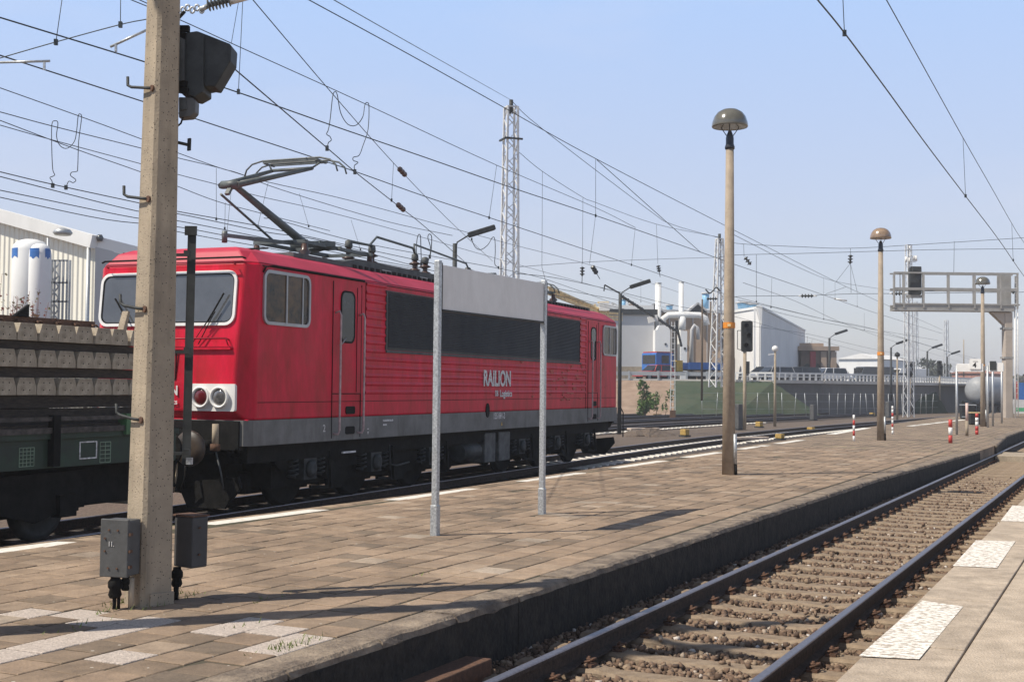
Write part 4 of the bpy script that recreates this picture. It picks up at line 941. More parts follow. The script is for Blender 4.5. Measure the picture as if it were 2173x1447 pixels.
mast_poly('cable_junction', [(379, 206), (408, 207), (415, 214), (414, 238), (404, 248), (379, 250)], 9.5, .12, boxgrey)
mast_poly('junction_lid', [(381, 213), (394, 212), (396, 232), (381, 234)], 9.485, .02, roofgrey, 0)
for pts in ([(375, 62), (402, 62)], [(375, 75), (395, 78)], [(375, 175), (398, 180)], [(375, 190), (400, 195)]): MB().bar(to_local(at(*pts[0], 9.5)), to_local(at(*pts[1], 9.5)), .045).build('head_bracket', blk, mast)
MB().tube([to_local(at(x, y, 9.5)) for x, y in [(388, 250), (384, 262), (377, 268)]], .008, 6).build('cable', blk, mast)
q = MB(); q.tube([to_local(at(374, 302, 9.5)), to_local(at(400, 308, 9.5))], .013, 6); q.bar(to_local(at(402, 294, 9.5)), to_local(at(401, 320, 9.5)), .035, .012); q.build('side_bracket', dkgrey, mast)
# dark steel rail carried on arms behind the mast
rc0 = to_local(at(401, 985, 9.75)); rc1 = to_local(at(403, 490, 9.75))
sr = MB(); ax = Matrix.Rotation(-MR, 3, 'Z')
def wb(c, hx, hy, hz): return (c, ax @ Vector((hx, 0, 0)), ax @ Vector((0, hy, 0)), (0, 0, hz))
cm = (rc0 + rc1) / 2; hh = (rc1.z - rc0.z) / 2
sr.obox(*wb(cm, .030, .004, hh)); sr.obox(*wb(cm + ax @ Vector((-.030, .03, 0)), .004, .035, hh)); sr.obox(*wb(rc1 + ax @ Vector((.01, -.01, .0)), .045, .012, .035))
sro = sr.build('mounting_rail', dkgrey, mast)
for y in (541, 747, 962):
    q = MB(); a = to_local(at(368, y, 9.72)); c = to_local(at(395, y, 9.72)); q.bar(a, c, .022); q.obox(*wb(to_local(at(397, y - 3, 9.71)), .022, .018, .022)); q.build('rail_arm', dkgrey, mast)
q = MB(); q.obox(*wb(to_local(at(402, 978, 9.74)), .022, .02, .025)); q.build('rail_foot', galv, mast)
# cable boxes
def cbox(name, x0, x1, y0, y1, Y, depth, rot, m):
    c = (at(x0, (y0 + y1) / 2, Y) + at(x1, (y0 + y1) / 2, Y)) / 2; wd_ = (x1 - x0) / F * Y; h = (y1 - y0) / F * Y
    o = MB().box(-wd_ / 2, wd_ / 2, 0, depth, -h / 2, h / 2).build(name, m, mast, bevel=.012); o.location = to_local(c); o.rotation_euler = (0, 0, rot - MR); return o, wd_, h
bx, bw, bh = cbox('cable_box', 213, 275, 1104, 1222, 9.12, .17, R(-14), boxgrey)
q = MB(); q.box(-bw / 2 - .006, bw / 2 + .006, -.016, .012, -bh / 2 - .004, bh / 2 + .008); q.build('box_lid', boxgrey, bx, bevel=.006)
q = MB()
for x, z in ((-.04, .13), (.03, .13), (-.04, -.14), (.03, -.14), (-.07, .07), (-.07, -.02)): q.cyl((x, -.024, z), (x, -.014, z), .0075, seg=8)
for z in (.1, -.02, -.13): q.box(bw / 2 + .004, bw / 2 + .022, -.01, .025, z - .008, z + .012)
q.build('lid_bolts', rust, bx)
text('11.', .05, textw, 'number', bx, (-.045, -.019, .015), (R(90), 0, 0), sx=.8)
bx2, w2, h2 = cbox('cable_box', 359, 418, 1096, 1203, 9.60, .15, R(-35), mat('dark_cable_box', (.06, .06, .062), .6, var=.15))
q = MB(); q.box(-w2 / 2 - .01, w2 / 2 + .006, -.01, .16, h2 / 2, h2 / 2 + .012)
for z in (.11, -.09): q.cyl((w2 / 2 + .002, .06, z), (w2 / 2 + .016, .06, z), .009, seg=8)
q.build('box_trim', rust, bx2)
for px_, py0, py1, Y, r in ((245, 1222, 1268, 9.16, .048), (268, 1222, 1252, 9.2, .036), (376, 1203, 1244, 9.62, .042)):
    p0, p1 = at(px_, py0, Y), at(px_, py1, Y); h = p0.z - p1.z
    MB().lathe([(r * .75, -h), (r, -h * .85), (r * .8, -h * .6), (r * 1.05, -h * .5), (r * 1.05, -h * .25), (r * .7, -h * .1), (r * .7, 0)], to_local(p0), 12).build('cable_gland', blk, mast)
for px_, py0, Y, r, m in ((279, 1225, 9.2, .021, conc_grey), (243, 1262, 9.17, .014, blk), (252, 1262, 9.19, .012, blk), (374, 1240, 9.6, .02, blk)):
    p0 = at(px_, py0, Y); p1 = Vector((p0.x, p0.y, PZ)); MB().cyl(to_local(p0), to_local(p1), r, seg=8).build('cable_pipe', m, mast)
q = MB(); q.obox((.135, .03, .05), (.012, 0, 0), (0, .10, 0), (0, 0, .055)); q.build('base_plate', conc_grey, mast, bevel=.006)

# a second concrete pole, just outside the left edge: only its shadow crosses the platform
sA = onz(0, 1342, PZ); pp = Vector((sA.x, sA.y, PZ)) + Vector((SUNAZ.x, SUNAZ.y, 0)) * 1.6
lp = empty('concrete_pole', 'tapered concrete pole with a crossarm on the platform just left of the picture', 'pole', pp, R(-40))
tap(.30, .20, 9, conc_grey, '').build('pole_shaft', conc_grey, lp)
MB().box(-.8, .8, -.05, .05, 8.2, 8.3).build('crossarm', dkgrey, lp)

# =================================================================== blank sign on two posts
s0 = onz(923, 1138, PZ); s1 = onz(1150, 1092, PZ); dv = (s1 - s0); W = dv.length
sg_ = empty('platform_sign', 'blank grey sign board between two galvanised posts on the platform', 'sign', s0, math.atan2(dv.y, dv.x))
for x in (0, W):
    p = MB().box(x - .033, x + .033, -.033, .033, 0, 3.0).build('post', galv, sg_, bevel=.006); MB().box(x - .041, x + .041, -.041, .041, 0, .34).build('foot_sleeve', galv, p, bevel=.006)
    p2 = MB().box(x + .036, x + .07, -.02, .05, 2.46, 2.98).build('panel_bracket', dkgrey, p)
MB().box(.09, W - .02, -.012, .045, 2.47, 2.96).build('sign_panel', panelg, sg_, bevel=.006)
MB().box(.085, W - .015, -.02, .05, 2.45, 2.47).build('panel_edge', dkgrey, sg_)

# =================================================================== mushroom lamps
def lamp(x, y, hood_m, label, first=None):
    r = empty('platform_lamp', label, 'lamp', (x, y, PZ), R(-10), 'mushroom lamps along the platform')
    MB().tube([(0, 0, 0), (0, 0, 2.5), (.0, 0, 6.22)], [.125, .105, .075], 20).build('concrete_column', concrete, r)
    sk = MB().lathe([(.09, 6.20), (.095, 6.24), (.075, 6.30), (.075, 6.42), (.05, 6.5), (.03, 6.55)], (0, 0, 0), 16).build('lamp_socket', mat('lamp_socket_black', (.02, .022, .03), .4, var=.2), r)
    MB().lathe([(.30, 6.63), (.335, 6.62), (.345, 6.64), (.335, 6.72), (.30, 6.82), (.24, 6.90), (.15, 6.955), (.06, 6.975), (.001, 6.98)], (0, 0, 0), 28).build('lamp_hood', hood_m, r)
    q = MB()
    for a in range(3):
        c, s = math.cos(a * 2.094 + .5), math.sin(a * 2.094 + .5); q.tube([(.06 * c, .06 * s, 6.45), (.20 * c, .20 * s, 6.64)], .009, 5)
    q.build('hood_strut', dkgrey, r)
    ob = MB().ring([(.115 * math.cos(t), .115 * math.sin(t)) for t in [k * .5236 for k in range(12)]], [(.09 * math.cos(t), .09 * math.sin(t)) for t in [k * .5236 for k in range(12)]], 2.78, 2.89, 'z').build('orange_band', orangep, r)
    MB().box(-.03, .03, -.122, -.11, 2.81, 2.86).build('number_plate', mat('pale_yellow', (.8, .6, .3), .6, var=.1), r)
    MB().cyl((.125, -.07, .22), (.118, -.065, .78), .034, seg=12).build('cable_pipe', galv, r); MB().cyl((.14, -.06, 0), (.13, -.065, .23), .028, seg=10).build('cable_foot', blk, r)
    return r
a = onz(1546, 1008, PZ); lamp(a.x, a.y, lampd, 'nearest platform lamp with dark grey mushroom hood on a tall concrete column')
a = onz(1869, 934, PZ); lamp(a.x, a.y, lampt, 'middle platform lamp with rusty tan mushroom hood')
a = onz(2086, 905, PZ); lamp(a.x, a.y, lampd, 'far platform lamp with shiny dark hood in front of the signal gantry')

# =================================================================== small platform furniture
def bollard(px, py, h, seq, label, r=.035):
    p = onz(px, py, PZ); o = empty('striped_post', label, 'marker post', (p.x, p.y, PZ), 0, 'red and white striped marker posts'); z = 0; n = len(seq)
    for k, c in enumerate(seq): MB().cyl((0, 0, h * k / n), (0, 0, h * (k + 1) / n), r, seg=10).build('white_band' if c == 'w' else 'red_band', white if c == 'w' else redm, o)
bollard(1812, 936, .84, 'wrwrw', 'slim red and white striped post between the two nearer lamps')
bollard(1894, 921, 1.05, 'wwrwwrww', 'slim striped post beside a red warning arm right of the middle lamp')
bollard(2017, 940, .74, 'rwr', 'thick red post with one white band, leaning at the platform edge', .06)
bollard(2073, 922, .80, 'rrwwr', 'thick red and white post in front of the litter bin', .06)
p = onz(2052, 925, PZ); o = empty('old_post', 'stubby weathered post with a pink band beside the litter bin', 'post', (p.x, p.y, PZ))
MB().cyl((0, 0, 0), (0, 0, .55), .055, seg=10).build('foot', conc_grey, o); MB().cyl((0, 0, .55), (0, 0, 1.2), .05, seg=10).build('upper', mat('pale_pink_paint', (.62, .45, .40), .6, var=.1), o)
binm = mat('bin_black', (.018, .019, .02), .6, var=.3, spec=.3)
for px_, py_, w_, h_, lb, lid in ((2054, 889, .80, .80, 'black litter bin with two pale bands behind the stubby post', galv), (2072, 901, .66, .56, 'lower black bin with a tan lid behind the red and white post', mat('tan_lid', (.55, .42, .22), .6, var=.1))):
    p = onz(px_, py_, PZ); o = empty('litter_bin', lb, 'bin', (p.x, p.y, PZ), R(-8)); MB().box(-w_ / 2, w_ / 2, -.3, .3, .04, h_).build('bin_body', binm, o, bevel=.03); MB().box(-w_ / 2 - .02, w_ / 2 + .02, -.32, .32, h_, h_ + .06).build('bin_lid', lid, o)
    MB().box(-w_ / 2 + .03, w_ / 2 - .03, -.28, .28, 0, .04).build('bin_foot', blk, o)
    if lid is galv: MB().box(-w_ / 2 - .01, w_ / 2 + .01, -.31, -.302, .10, .16).build('bin_band', galv, o)
# track number sign: two posts, white cabinet with the 4
pA = onz(2028, 922, PZ); Y4 = pA.y
o = empty('track_number_sign', 'white platform sign cabinet with the track number 4', 'sign', (pA.x, Y4, PZ), R(-24))
def X4(px): return (at(px, 780, Y4).x - pA.x)
def Zp(py, px, Y=Y4): return at(px, py, Y).z - PZ
for px in (2030,): MB().cyl((X4(px), 0, 0), (X4(px), 0, Zp(775, px)), .045, seg=10).build('sign_post', galv, o)
MB().box(X4(2030), X4(2083), -.06, .06, Zp(789, 2050), Zp(772, 2050)).build('sign_board', white, o, bevel=.01)
MB().box(X4(2094), X4(2123), -.06, .06, Zp(789, 2105), Zp(771, 2105)).build('sign_board', white, o, bevel=.01)
MB().box(X4(2096), X4(2109), -.09, -.062, Zp(786, 2105), Zp(767, 2105)).build('timetable_flap', dkgrey, o)
nb = MB().prism(rrect(X4(2056), X4(2079), Zp(783.5, 2067), Zp(762, 2067), .03), -.10, -.065).build('number_board', white, o)
text('4', .26, blacks, 'number', nb, (X4(2062.5), -.104, Zp(780, 2067)), (R(90), 0, 0), bold=.006)
MB().box(X4(2063), X4(2073), -.104, -.099, Zp(768, 2067), Zp(767, 2067)).build('small_line', blacks, nb)
p = onz(2110, 905, PZ)
for i, (px, py) in enumerate(((2107, 904), (2126, 898), (2096, 907))):
    p = onz(px, py, PZ); o = empty('steel_post', ('thin grey sign post left of the gantry leg', 'thin white sign post touching the gantry leg', 'grey post right behind the far lamp, carrying the sign cabinet')[i], 'post', (p.x, p.y, PZ))
    MB().cyl((0, 0, 0), (0, 0, at(px, 775, p.y).z - PZ), .05, seg=10).build('shaft', galv, o); MB().box(-.12, .12, -.02, .02, at(px, 786, p.y).z - PZ, at(px, 776, p.y).z - PZ).build('cap_plate', galv, o)
p = onz(2163, 882, PZ); o = empty('advert_stand', 'white advert board with green print at the far right', 'advert stand', (p.x, p.y, PZ))
MB().box(-.4, .4, -.04, .04, .15, 1.1).build('board', white, o); MB().box(-.32, .32, -.05, -.041, .3, .55).build('print', greenl, o)
for s in (-.42, .42): MB().cyl((s, 0, 0), (s, 0, 1.15), .03).build('leg', galv, o)
p = onz(2169, 872, PZ); o = empty('blue_barrier', 'bright blue upright panel beside the gantry leg at the right edge', 'panel', (p.x, p.y, PZ)); MB().box(-.25, .2, -.05, .05, .3, 2.4).build('panel', bluep, o, bevel=.02); MB().box(-.6, -.3, -.05, .05, .8, 2.5).build('red_panel', redm, o, bevel=.02)

# =================================================================== signal gantry
GY = 80.0; gA = at(2142, 895, GY); G = empty('signal_gantry', 'grey cantilever signal gantry spanning from a wide leg at the right', 'gantry', (gA.x, GY, -.2), 0)
gx = lambda px: at(px, 640, GY).x - gA.x
gz = lambda py, px=2020: at(px, py, GY).z + .2
beamm = mat('gantry_grey_paint', (.34, .33, .31), .65, scale=2, var=.12); legm = mat('gantry_leg_paint', (.44, .38, .32), .7, scale=1.2, var=.08)
MB().prism([(gx(2100), gz(662)), (gx(2142), gz(662)), (gx(2142), gz(700)), (gx(2130), gz(690))], -.25, .25).build('knee_plate', legm, G)
MB().box(gx(2129), gx(2145), -.3, .3, 0, gz(662)).build('leg', legm, G, bevel=.03)
for z in (gz(698), gz(760)): MB().box(gx(2126), gx(2146), -.32, .32, z, z + .12).build('leg_collar', beamm, G)
ld = MB(); ld.cyl((gx(2149), -.35, 0), (gx(2149), -.35, gz(650)), .05); ld.cyl((gx(2155), -.35, 0), (gx(2155), -.35, gz(600)), .03)
for k in range(28): ld.bar((gx(2149), -.35, k * .33), (gx(2155), -.35, k * .33), .03)
ld.build('ladder', white, G)
bm = MB(); bm.box(gx(1893), gx(2146), -.45, -.38, gz(660), gz(648)); bm.box(gx(1893), gx(2146), .38, .45, gz(660), gz(648)); bm.box(gx(1893), gx(2146), -.5, .5, gz(661), gz(659.5)); bm.box(gx(1893), gx(2158), -.5, -.36, gz(648), gz(645)); bm.box(gx(1900), gx(2140), -.35, .5, gz(647.5), gz(646))
bm.build('beam', beamm, G)
rlm = MB()
for px in (1893, 1913, 1955, 2008, 2063, 2118, 2153): rlm.bar((gx(px), -.47, gz(655)), (gx(px), -.47, gz(580)), .10, .08); rlm.bar((gx(px) + .25, .47, gz(648)), (gx(px) + .25, .47, gz(583)), .10, .08)
for y in (581, 615): 
    for s in (-.47, .47): rlm.bar((gx(1893), s, gz(y)), (gx(2155), s, gz(y)), .07, .10 if y < 600 else .16)
for px in (1893, 1905): rlm.bar((gx(px), -.47, gz(583)), (gx(px + 10), .47, gz(612)), .05); rlm.bar((gx(px), -.47, gz(617)), (gx(px + 10), .47, gz(645)), .05)
rlm.build('railing', beamm, G)
hd = MB(); hd.prism(rrect(gx(1929), gx(1953), gz(627), gz(567), .12), -.25, .15); hd = hd.build('signal_head', dkgrey, G); MB().box(gx(1932), gx(1950), -.5, -.26, gz(578), gz(568)).build('signal_hood', dkgrey, hd)
MB().box(gx(1923), gx(1955), -.2, .1, gz(633), gz(627)).build('signal_bracket', beamm, G)
cb = MB(); cb.box(gx(2120), gx(2150), .3, .36, gz(645), gz(583)); cb.build('end_screen', beamm, G)

# =================================================================== lattice masts
def lattice(name, label, px, Y, ztop, zbot, w0, w1, bay, m=lattw, group='lattice masts', r=.05, crest=False):
    c = at(px, 700, Y); o = empty(name, label, 'lattice mast', (c.x, Y, zbot), R(20), group); H = ztop - zbot
    ch = MB(); br = MB(); n = max(4, int(H / bay))
    def P(k, i): s = w0 + (w1 - w0) * k / n; x, y = ((-1, -1), (1, -1), (1, 1), (-1, 1))[i]; return Vector((x * s / 2, y * s / 2, H * k / n))
    for i in range(4): ch.bar(P(0, i), P(n, i), r * 1.5)
    for k in range(n):
        for i in range(4):
            j = (i + 1) % 4
            if k % 2: br.bar(P(k, i), P(k + 1, j), r * .8, r * .5)
            else: br.bar(P(k, j), P(k + 1, i), r * .8, r * .5)
    for i in range(4): br.bar(P(n, i), P(n, (i + 1) % 4), r)
    ch.build('corner_angles', m, o); br.build('lattice_bracing', m, o)
    if crest: MB().cyl((0, 0, H - .3), (0, 0, H + .35), .10, seg=8).build('peak', dkgrey, o)
    return o
zt = at(1078, 228, 60).z
lm = lattice('lattice_mast', 'tallest white lattice mast rising behind the middle of the locomotive', 1080, 60, zt, -.3, .80, .50, .55, r=.06, crest=True)
q = MB(); kz = at(1078, 297, 60).z + .3
q.bar((-.45, -.4, kz), (.45, -.4, kz), .08); q.bar((-.4, -.45, kz), (-.4, .45, kz), .08); q.build('collar', dkgrey, lm)
lm2 = lattice('lattice_mast', 'white lattice mast standing on the embankment left of the nearest lamp', 1526, 88, at(1526, 507, 88).z, at(1526, 822, 88).z, 1.0, .35, .6, r=.06, crest=True)
lattice('lattice_mast', 'lattice mast below the signal gantry at its left end', 1928, 105, at(1928, 520, 105).z, -.3, .62, .35, .7, r=.04)
lattice('lattice_mast', 'thin far lattice mast just right of the one under the gantry', 1944, 150, at(1946, 640, 150).z, -.3, .5, .25, .9, r=.03)
lattice('lattice_mast', 'far pale lattice mast under the middle of the gantry', 2008, 160, at(2008, 680, 160).z, -.3, .6, .35, .9, r=.035)
an = empty('antenna_cluster', 'small white antenna dishes on top of the mast behind the gantry', 'antenna', (0, 0, 0)); YA = 105
MB().cyl(at(1931, 585, YA), at(1931, 522, YA), .05, seg=6).build('antenna_pole', lattw, an)
for x, y in ((1923, 551), (1930, 553), (1939, 549), (1944, 549)): MB().cyl(at(x, y + 5, YA), at(x, y - 6, YA), .10, seg=8).build('dish', white, an)
MB().bar(at(1923, 556, YA), at(1944, 556, YA), .05).build('cross_arm', lattw, an)
# small ladder-like post in front of the factory
c = at(1428, 780, 92); o = empty('batten_mast', 'narrow white ladder-shaped steel mast between the truck and the bush', 'mast', (c.x, 92, -.3), 0); H = at(1428, 683, 92).z + .3
q = MB(); q.bar((-.17, 0, .6), (-.11, 0, H), .05); q.bar((.17, 0, .6), (.11, 0, H), .05); q.build('uprights', lattw, o)
q = MB(); k = .8
while k < H: q.bar((-.16, 0, k), (.16, 0, k), .06, .05); k += .42
q.build('battens', lattw, o); MB().box(-.2, .2, -.1, .1, 0, .6).build('foot', rust, o)

# =================================================================== floodlight posts
def flood(px, py, Y, ztop, label, ang=0, size=1, dark=True):
    c = at(px, py, Y); o = empty('yard_lamp', label, 'lamp post', (c.x, Y, -.3), ang, 'yard lamps with angled lantern heads'); h = at(px, ztop, Y).z + .3
    MB().cyl((0, 0, 0), (0, 0, h), .10 * size, .08 * size, 10).build('column', dkgrey if dark else conc_grey, o)
    MB().tube([(0, 0, h - .3), (.08 * size, 0, h + .05), (.55 * size, 0, h + .35 * size)], .03 * size, 6).build('arm', dkgrey, o)
    b_ = MB().obox((.95 * size, 0, h + .47 * size), (.48 * size, 0, .16 * size), (0, .14 * size, 0), (-.03 * size, 0, .09 * size)).build('lantern', dkgrey, o, bevel=.04)
    return o, h
flood(965, 560, 45, 517, 'yard lamp rising behind the locomotive left of the tall lattice mast', R(10), 1.0)
fo, fh = flood(1315, 800, 60, 623, 'yard lamp standing at the far end of the locomotive', R(5), 1.0)
MB().bar((-.75, 0, fh + .40), (0, 0, fh), .06).build('side_arm', dkgrey, fo); MB().bar((-.75, 0, fh + .40), (-.78, 0, fh + .1), .05).build('arm_tip', dkgrey, fo)
# trestle boom leaning from the lamp towards the batten mast
q = empty('lattice_boom', 'dark slanting lattice boom running down right from the lamp at the locomotive end', 'boom', (0, 0, 0)); a = at(1318, 628, 75); c = at(1440, 705, 92)
bm = MB(); bm.bar(a, c, .11, .13); bm.build('boom_bar', dkgrey, q); bm = MB(); dd = (c - a)
for k in range(14): p = a + dd * ((k + .5) / 14); bm.obox(p, dd.normalized() * .10, Vector((0, .12, 0)), Vector((0, 0, .13)))
bm.build('boom_joints', roofgrey, q); MB().obox(at(1385, 677, 84), (.3, 0, .08), (0, .2, 0), (-.05, 0, .2)).build('boom_lamp', white, q)
flood(1760, 800, 130, 717, 'yard lamp in front of the old brick roundhouse', R(5), 1.3)
flood(1891, 860, 120, 737, 'yard lamp just right of the middle platform lamp', R(5), 1.1)
flood(1968, 860, 130, 745, 'yard lamp below the middle of the gantry', R(5), 1.1)
flood(2010, 850, 150, 757, 'farthest yard lamp left of the track number sign', R(5), 1.1)
for px, Y, zt_, zb_, lb in ((1490, 96, 635, 850, 'plain brown pole between truck and lattice mast'), (1645, 75, 740, 905, 'thin pole with a white ball lamp in front of the big grey hall'), (1904, 95, 755, 895, 'thin rusty pole with a small lantern right of the middle platform lamp'), (2045, 170, 720, 800, 'far thin pole above the track number sign'), (1508, 93, 640, 780, 'second thin pole against the tan factory wall')):
    c = at(px, 700, Y); z0_ = at(px, zb_, Y).z; o = empty('pole', lb, 'pole', (c.x, Y, z0_)); h = at(px, zt_, Y).z - z0_
    MB().cyl((0, 0, 0), (0, 0, h), .09, .06, 8).build('shaft', bark if px < 1600 else conc_grey, o)
    if px == 1645: MB().lathe([(.01, -.2), (.16, -.12), (.2, 0), (.16, .12), (.01, .2)], (0, 0, h), 12).build('ball_lamp', white, o); MB().bar((-.4, 0, h - .35), (0, 0, h - .3), .06).build('arm', white, o)
    if px == 1904: MB().lathe([(.02, -.1), (.22, 0), (.18, .18), (.02, .3)], (0, 0, h), 10).build('lantern', dkgrey, o)

# =================================================================== light signals in the yard
def signal(px, pyb, Y, x0, x1, y0, y1, label, big=True):
    c = at(px, pyb, Y); o = empty('light_signal', label, 'signal', (c.x, Y, c.z), 0, 'light signals'); f = Y / F
    top = at(px, y1, Y).z - c.z
    MB().cyl((0, 0, 0), (0, 0, top), .085, seg=10).build('signal_post', conc_grey, o)
    xa, xb = (x0 - px) * f, (x1 - px) * f; za, zb = top, at(px, y0, Y).z - c.z
    h = MB().prism(rrect(xa, xb, za, zb, .08), -.12, .06).build('signal_board', dkgrey, o); n = 3
    MB().ring(rrect(xa - .03, xb + .03, za - .03, zb + .03, .1), rrect(xa, xb, za, zb, .08), -.06, .02).build('board_rim', roofgrey, h)
    for k in range(n): zc = za + (zb - za) * (k + .6) / n; MB().lathe([(.10, -.12), (.11, -.3), (.09, -.3), (.08, -.14)], ((xa + xb) / 2 + (.07 if k % 2 else -.07), 0, zc), 10, 1).build('signal_hood', blk, h)
    if big:
        MB().box(.05, .22, -.1, .1, top - 1.1, top - .5).build('number_box', dkgrey, o)
        q = MB(); q.bar((xa - .2, 0, za + .1), (xa - .2, 0, za + 1), .03); q.bar((xa - .2, 0, za + .1), (xa, 0, za + .05), .03); q.bar((xa - .2, 0, za + 1), (xa, 0, za + 1), .03); q.build('guard', dkgrey, o)
    return o
signal(1580, 912, 62, 1573, 1595, 682, 745, 'tall dark light signal right of the nearest lamp in front of the grey hall')
signal(1931, 890, 110, 1924, 1940, 768, 800, 'twin dark light signal at the foot of the lattice mast', False)
signal(1994, 865, 130, 1989, 1998, 766, 795, 'dark signal with a red lens side right of the striped posts', False)

# =================================================================== embankment, road, retaining wall
RZ = 2.55
def embank(name, base, top, m):
    n = len(base); mb = MB(); mb.add([tuple(p) for p in base] + [tuple(p) for p in top], [(i, i + 1, n + i + 1, n + i) for i in range(n - 1)]); return struct(mb.build(name, m))
def W(px, py, Y): p = at(px, py, Y); return p
bs_ = [Vector((-60, 112, -.37)), W(1200, 880, 100), W(1430, 878, 101), W(1560, 880, 104), W(1744, 868, 110)]
for p in bs_: p.z = -.37
tp_ = [Vector((-60, 120, RZ)), Vector((at(1200, 800, 112).x, 112, RZ)), Vector((at(1430, 800, 112).x, 112, RZ)), Vector((at(1560, 800, 112).x, 112, RZ)), Vector((at(1640, 800, 111).x, 111, RZ))]
embank('soil_slope', bs_[:3], tp_[:3], soil); embank('grass_embankment', bs_[2:], tp_[2:], grass)
q = MB(); q.add([(-60, 120, RZ), *[tuple(p) for p in tp_[1:]], (at(2000, 800, 130).x, 130, RZ), (at(2000, 800, 130).x + 60, 190, RZ), (100, 400, RZ), (-60, 400, RZ)], [tuple(range(8))[:8]])
struct(q.build('road', asphalt))
rwp = [(1640, 111), (1744, 113), (1900, 122), (1985, 130), (2110, 150)]
q = MB()
for i in range(len(rwp) - 1):
    a = at(rwp[i][0], 800, rwp[i][1]); c = at(rwp[i + 1][0], 800, rwp[i + 1][1]); q.add([(a.x, a.y, -.5), (c.x, c.y, -.5), (c.x, c.y, RZ - .05), (a.x, a.y, RZ - .05), (a.x, a.y + .6, RZ - .05), (c.x, c.y + .6, RZ - .05)], [(0, 1, 2, 3), (3, 2, 5, 4)])
rwall = empty('retaining_wall', 'long dark grey concrete retaining wall with a pale rim carrying the road', 'retaining wall'); q.build('wall_face', retain, rwall)
q = MB()
for i in range(len(rwp) - 1):
    a = at(rwp[i][0], 800, rwp[i][1]); c = at(rwp[i + 1][0], 800, rwp[i + 1][1]); a.z = c.z = RZ + .02; q.bar(a + Vector((0, -.1, 0)), c + Vector((0, -.1, 0)), .5, .28)
q.build('rim', rimc, rwall)
gs = [at(1925, 870, 126), at(2005, 866, 131)]; q = MB(); t0, t1 = at(1948, 800, 129), at(1975, 800, 130.5)
q.add([(gs[0].x, gs[0].y - 2, -.37), (gs[1].x, gs[1].y - 1, -.37), (t1.x, t1.y - .4, RZ - .1), (t0.x, t0.y - .4, RZ - .1)], [(0, 1, 2, 3)]); struct(q.build('grass_bank', grass))
# pavement kerb line along the top of the soil slope
q = MB(); q.bar(Vector((at(1310, 800, 112).x - 20, 112.5, RZ + .05)), tp_[2] + Vector((0, .5, .05)), .3, .2); q.bar(tp_[2] + Vector((0, .5, .05)), tp_[4] + Vector((0, .5, .05)), .3, .2); struct(q.build('road_kerb', rimc))
# guard rail, left single-beam part
o = empty('guard_rail', 'galvanised crash barrier along the road above the soil slope', 'guard rail', (0, 0, 0))
q = MB(); a = Vector((at(1200, 800, 112.6).x, 112.6, RZ + .62)); c = Vector((at(1560, 800, 112.4).x, 112.4, RZ + .62)); q.bar(a, c, .08, .34); q.build('beam', galv, o)
for px in (1335, 1397, 1457, 1500, 1555): x = at(px, 800, 112.4).x; MB().box(x - .08, x + .08, 112.25, 112.45, RZ - .1, RZ + .85).build('rail_post', galv, o)
# railing on the wall
o = empty('bridge_railing', 'white post railing along the top of the retaining wall', 'railing', (0, 0, 0)); q = MB(); q2 = MB(); cnt = 0; p0_ = None
pts = [Vector((at(1560, 800, 111.6).x, 111.6, RZ))] + [Vector((at(px, 800, Y - .2).x, Y - .2, RZ)) for px, Y in rwp]
for i in range(len(pts) - 1):
    a, c = pts[i], pts[i + 1]; n = max(1, int((c - a).length / .62))
    for z in (.75,): q2.bar(a + Vector((0, 0, z)), c + Vector((0, 0, z)), .10, .14)
    q2.bar(a + Vector((0, 0, .45)), c + Vector((0, 0, .45)), .06, .05)
    for k in range(n):
        p = a.lerp(c, k / n); cnt += 1
        if cnt > 100: q.box(p.x - .065, p.x + .065, p.y - .05, p.y + .05, p.z + .1, p.z + .74); continue
        if p0_ is None: p0_ = MB().box(-.065, .065, -.05, .05, .1, .74).build('railing_post', white, o); c_ = p0_
        else: c_ = p0_.copy(); col.objects.link(c_)
        c_.location = p
if q.v: pr_ = q.build('railing_posts', white, o); pr_['kind'] = 'stuff'
q2.build('top_rail', white, o)
# wire fence at the foot of the wall
o = empty('wire_fence', 'thin wire fence on slim posts at the foot of the wall and slope', 'fence', (0, 0, 0)); q = MB()
fpts = [at(1490, 860, 99), at(1660, 868, 104), at(1760, 868, 107), at(1900, 868, 116), at(1990, 866, 124)]
for i in range(4):
    a, c = fpts[i].copy(), fpts[i + 1].copy(); a.z = c.z = -.3; n = int((c - a).length / 1.35)
    for k in range(n):
        p = a.lerp(c, k / n); MB().cyl(p, p + Vector((random.uniform(-.15, .15), 0, 1.9)), .024, seg=5).build('fence_post', galv, o)
    for z in (.6, 1.2, 1.85): q.bar(a + Vector((0, 0, z)), c + Vector((0, 0, z)), .015)
q.build('fence_wire', galv, o)

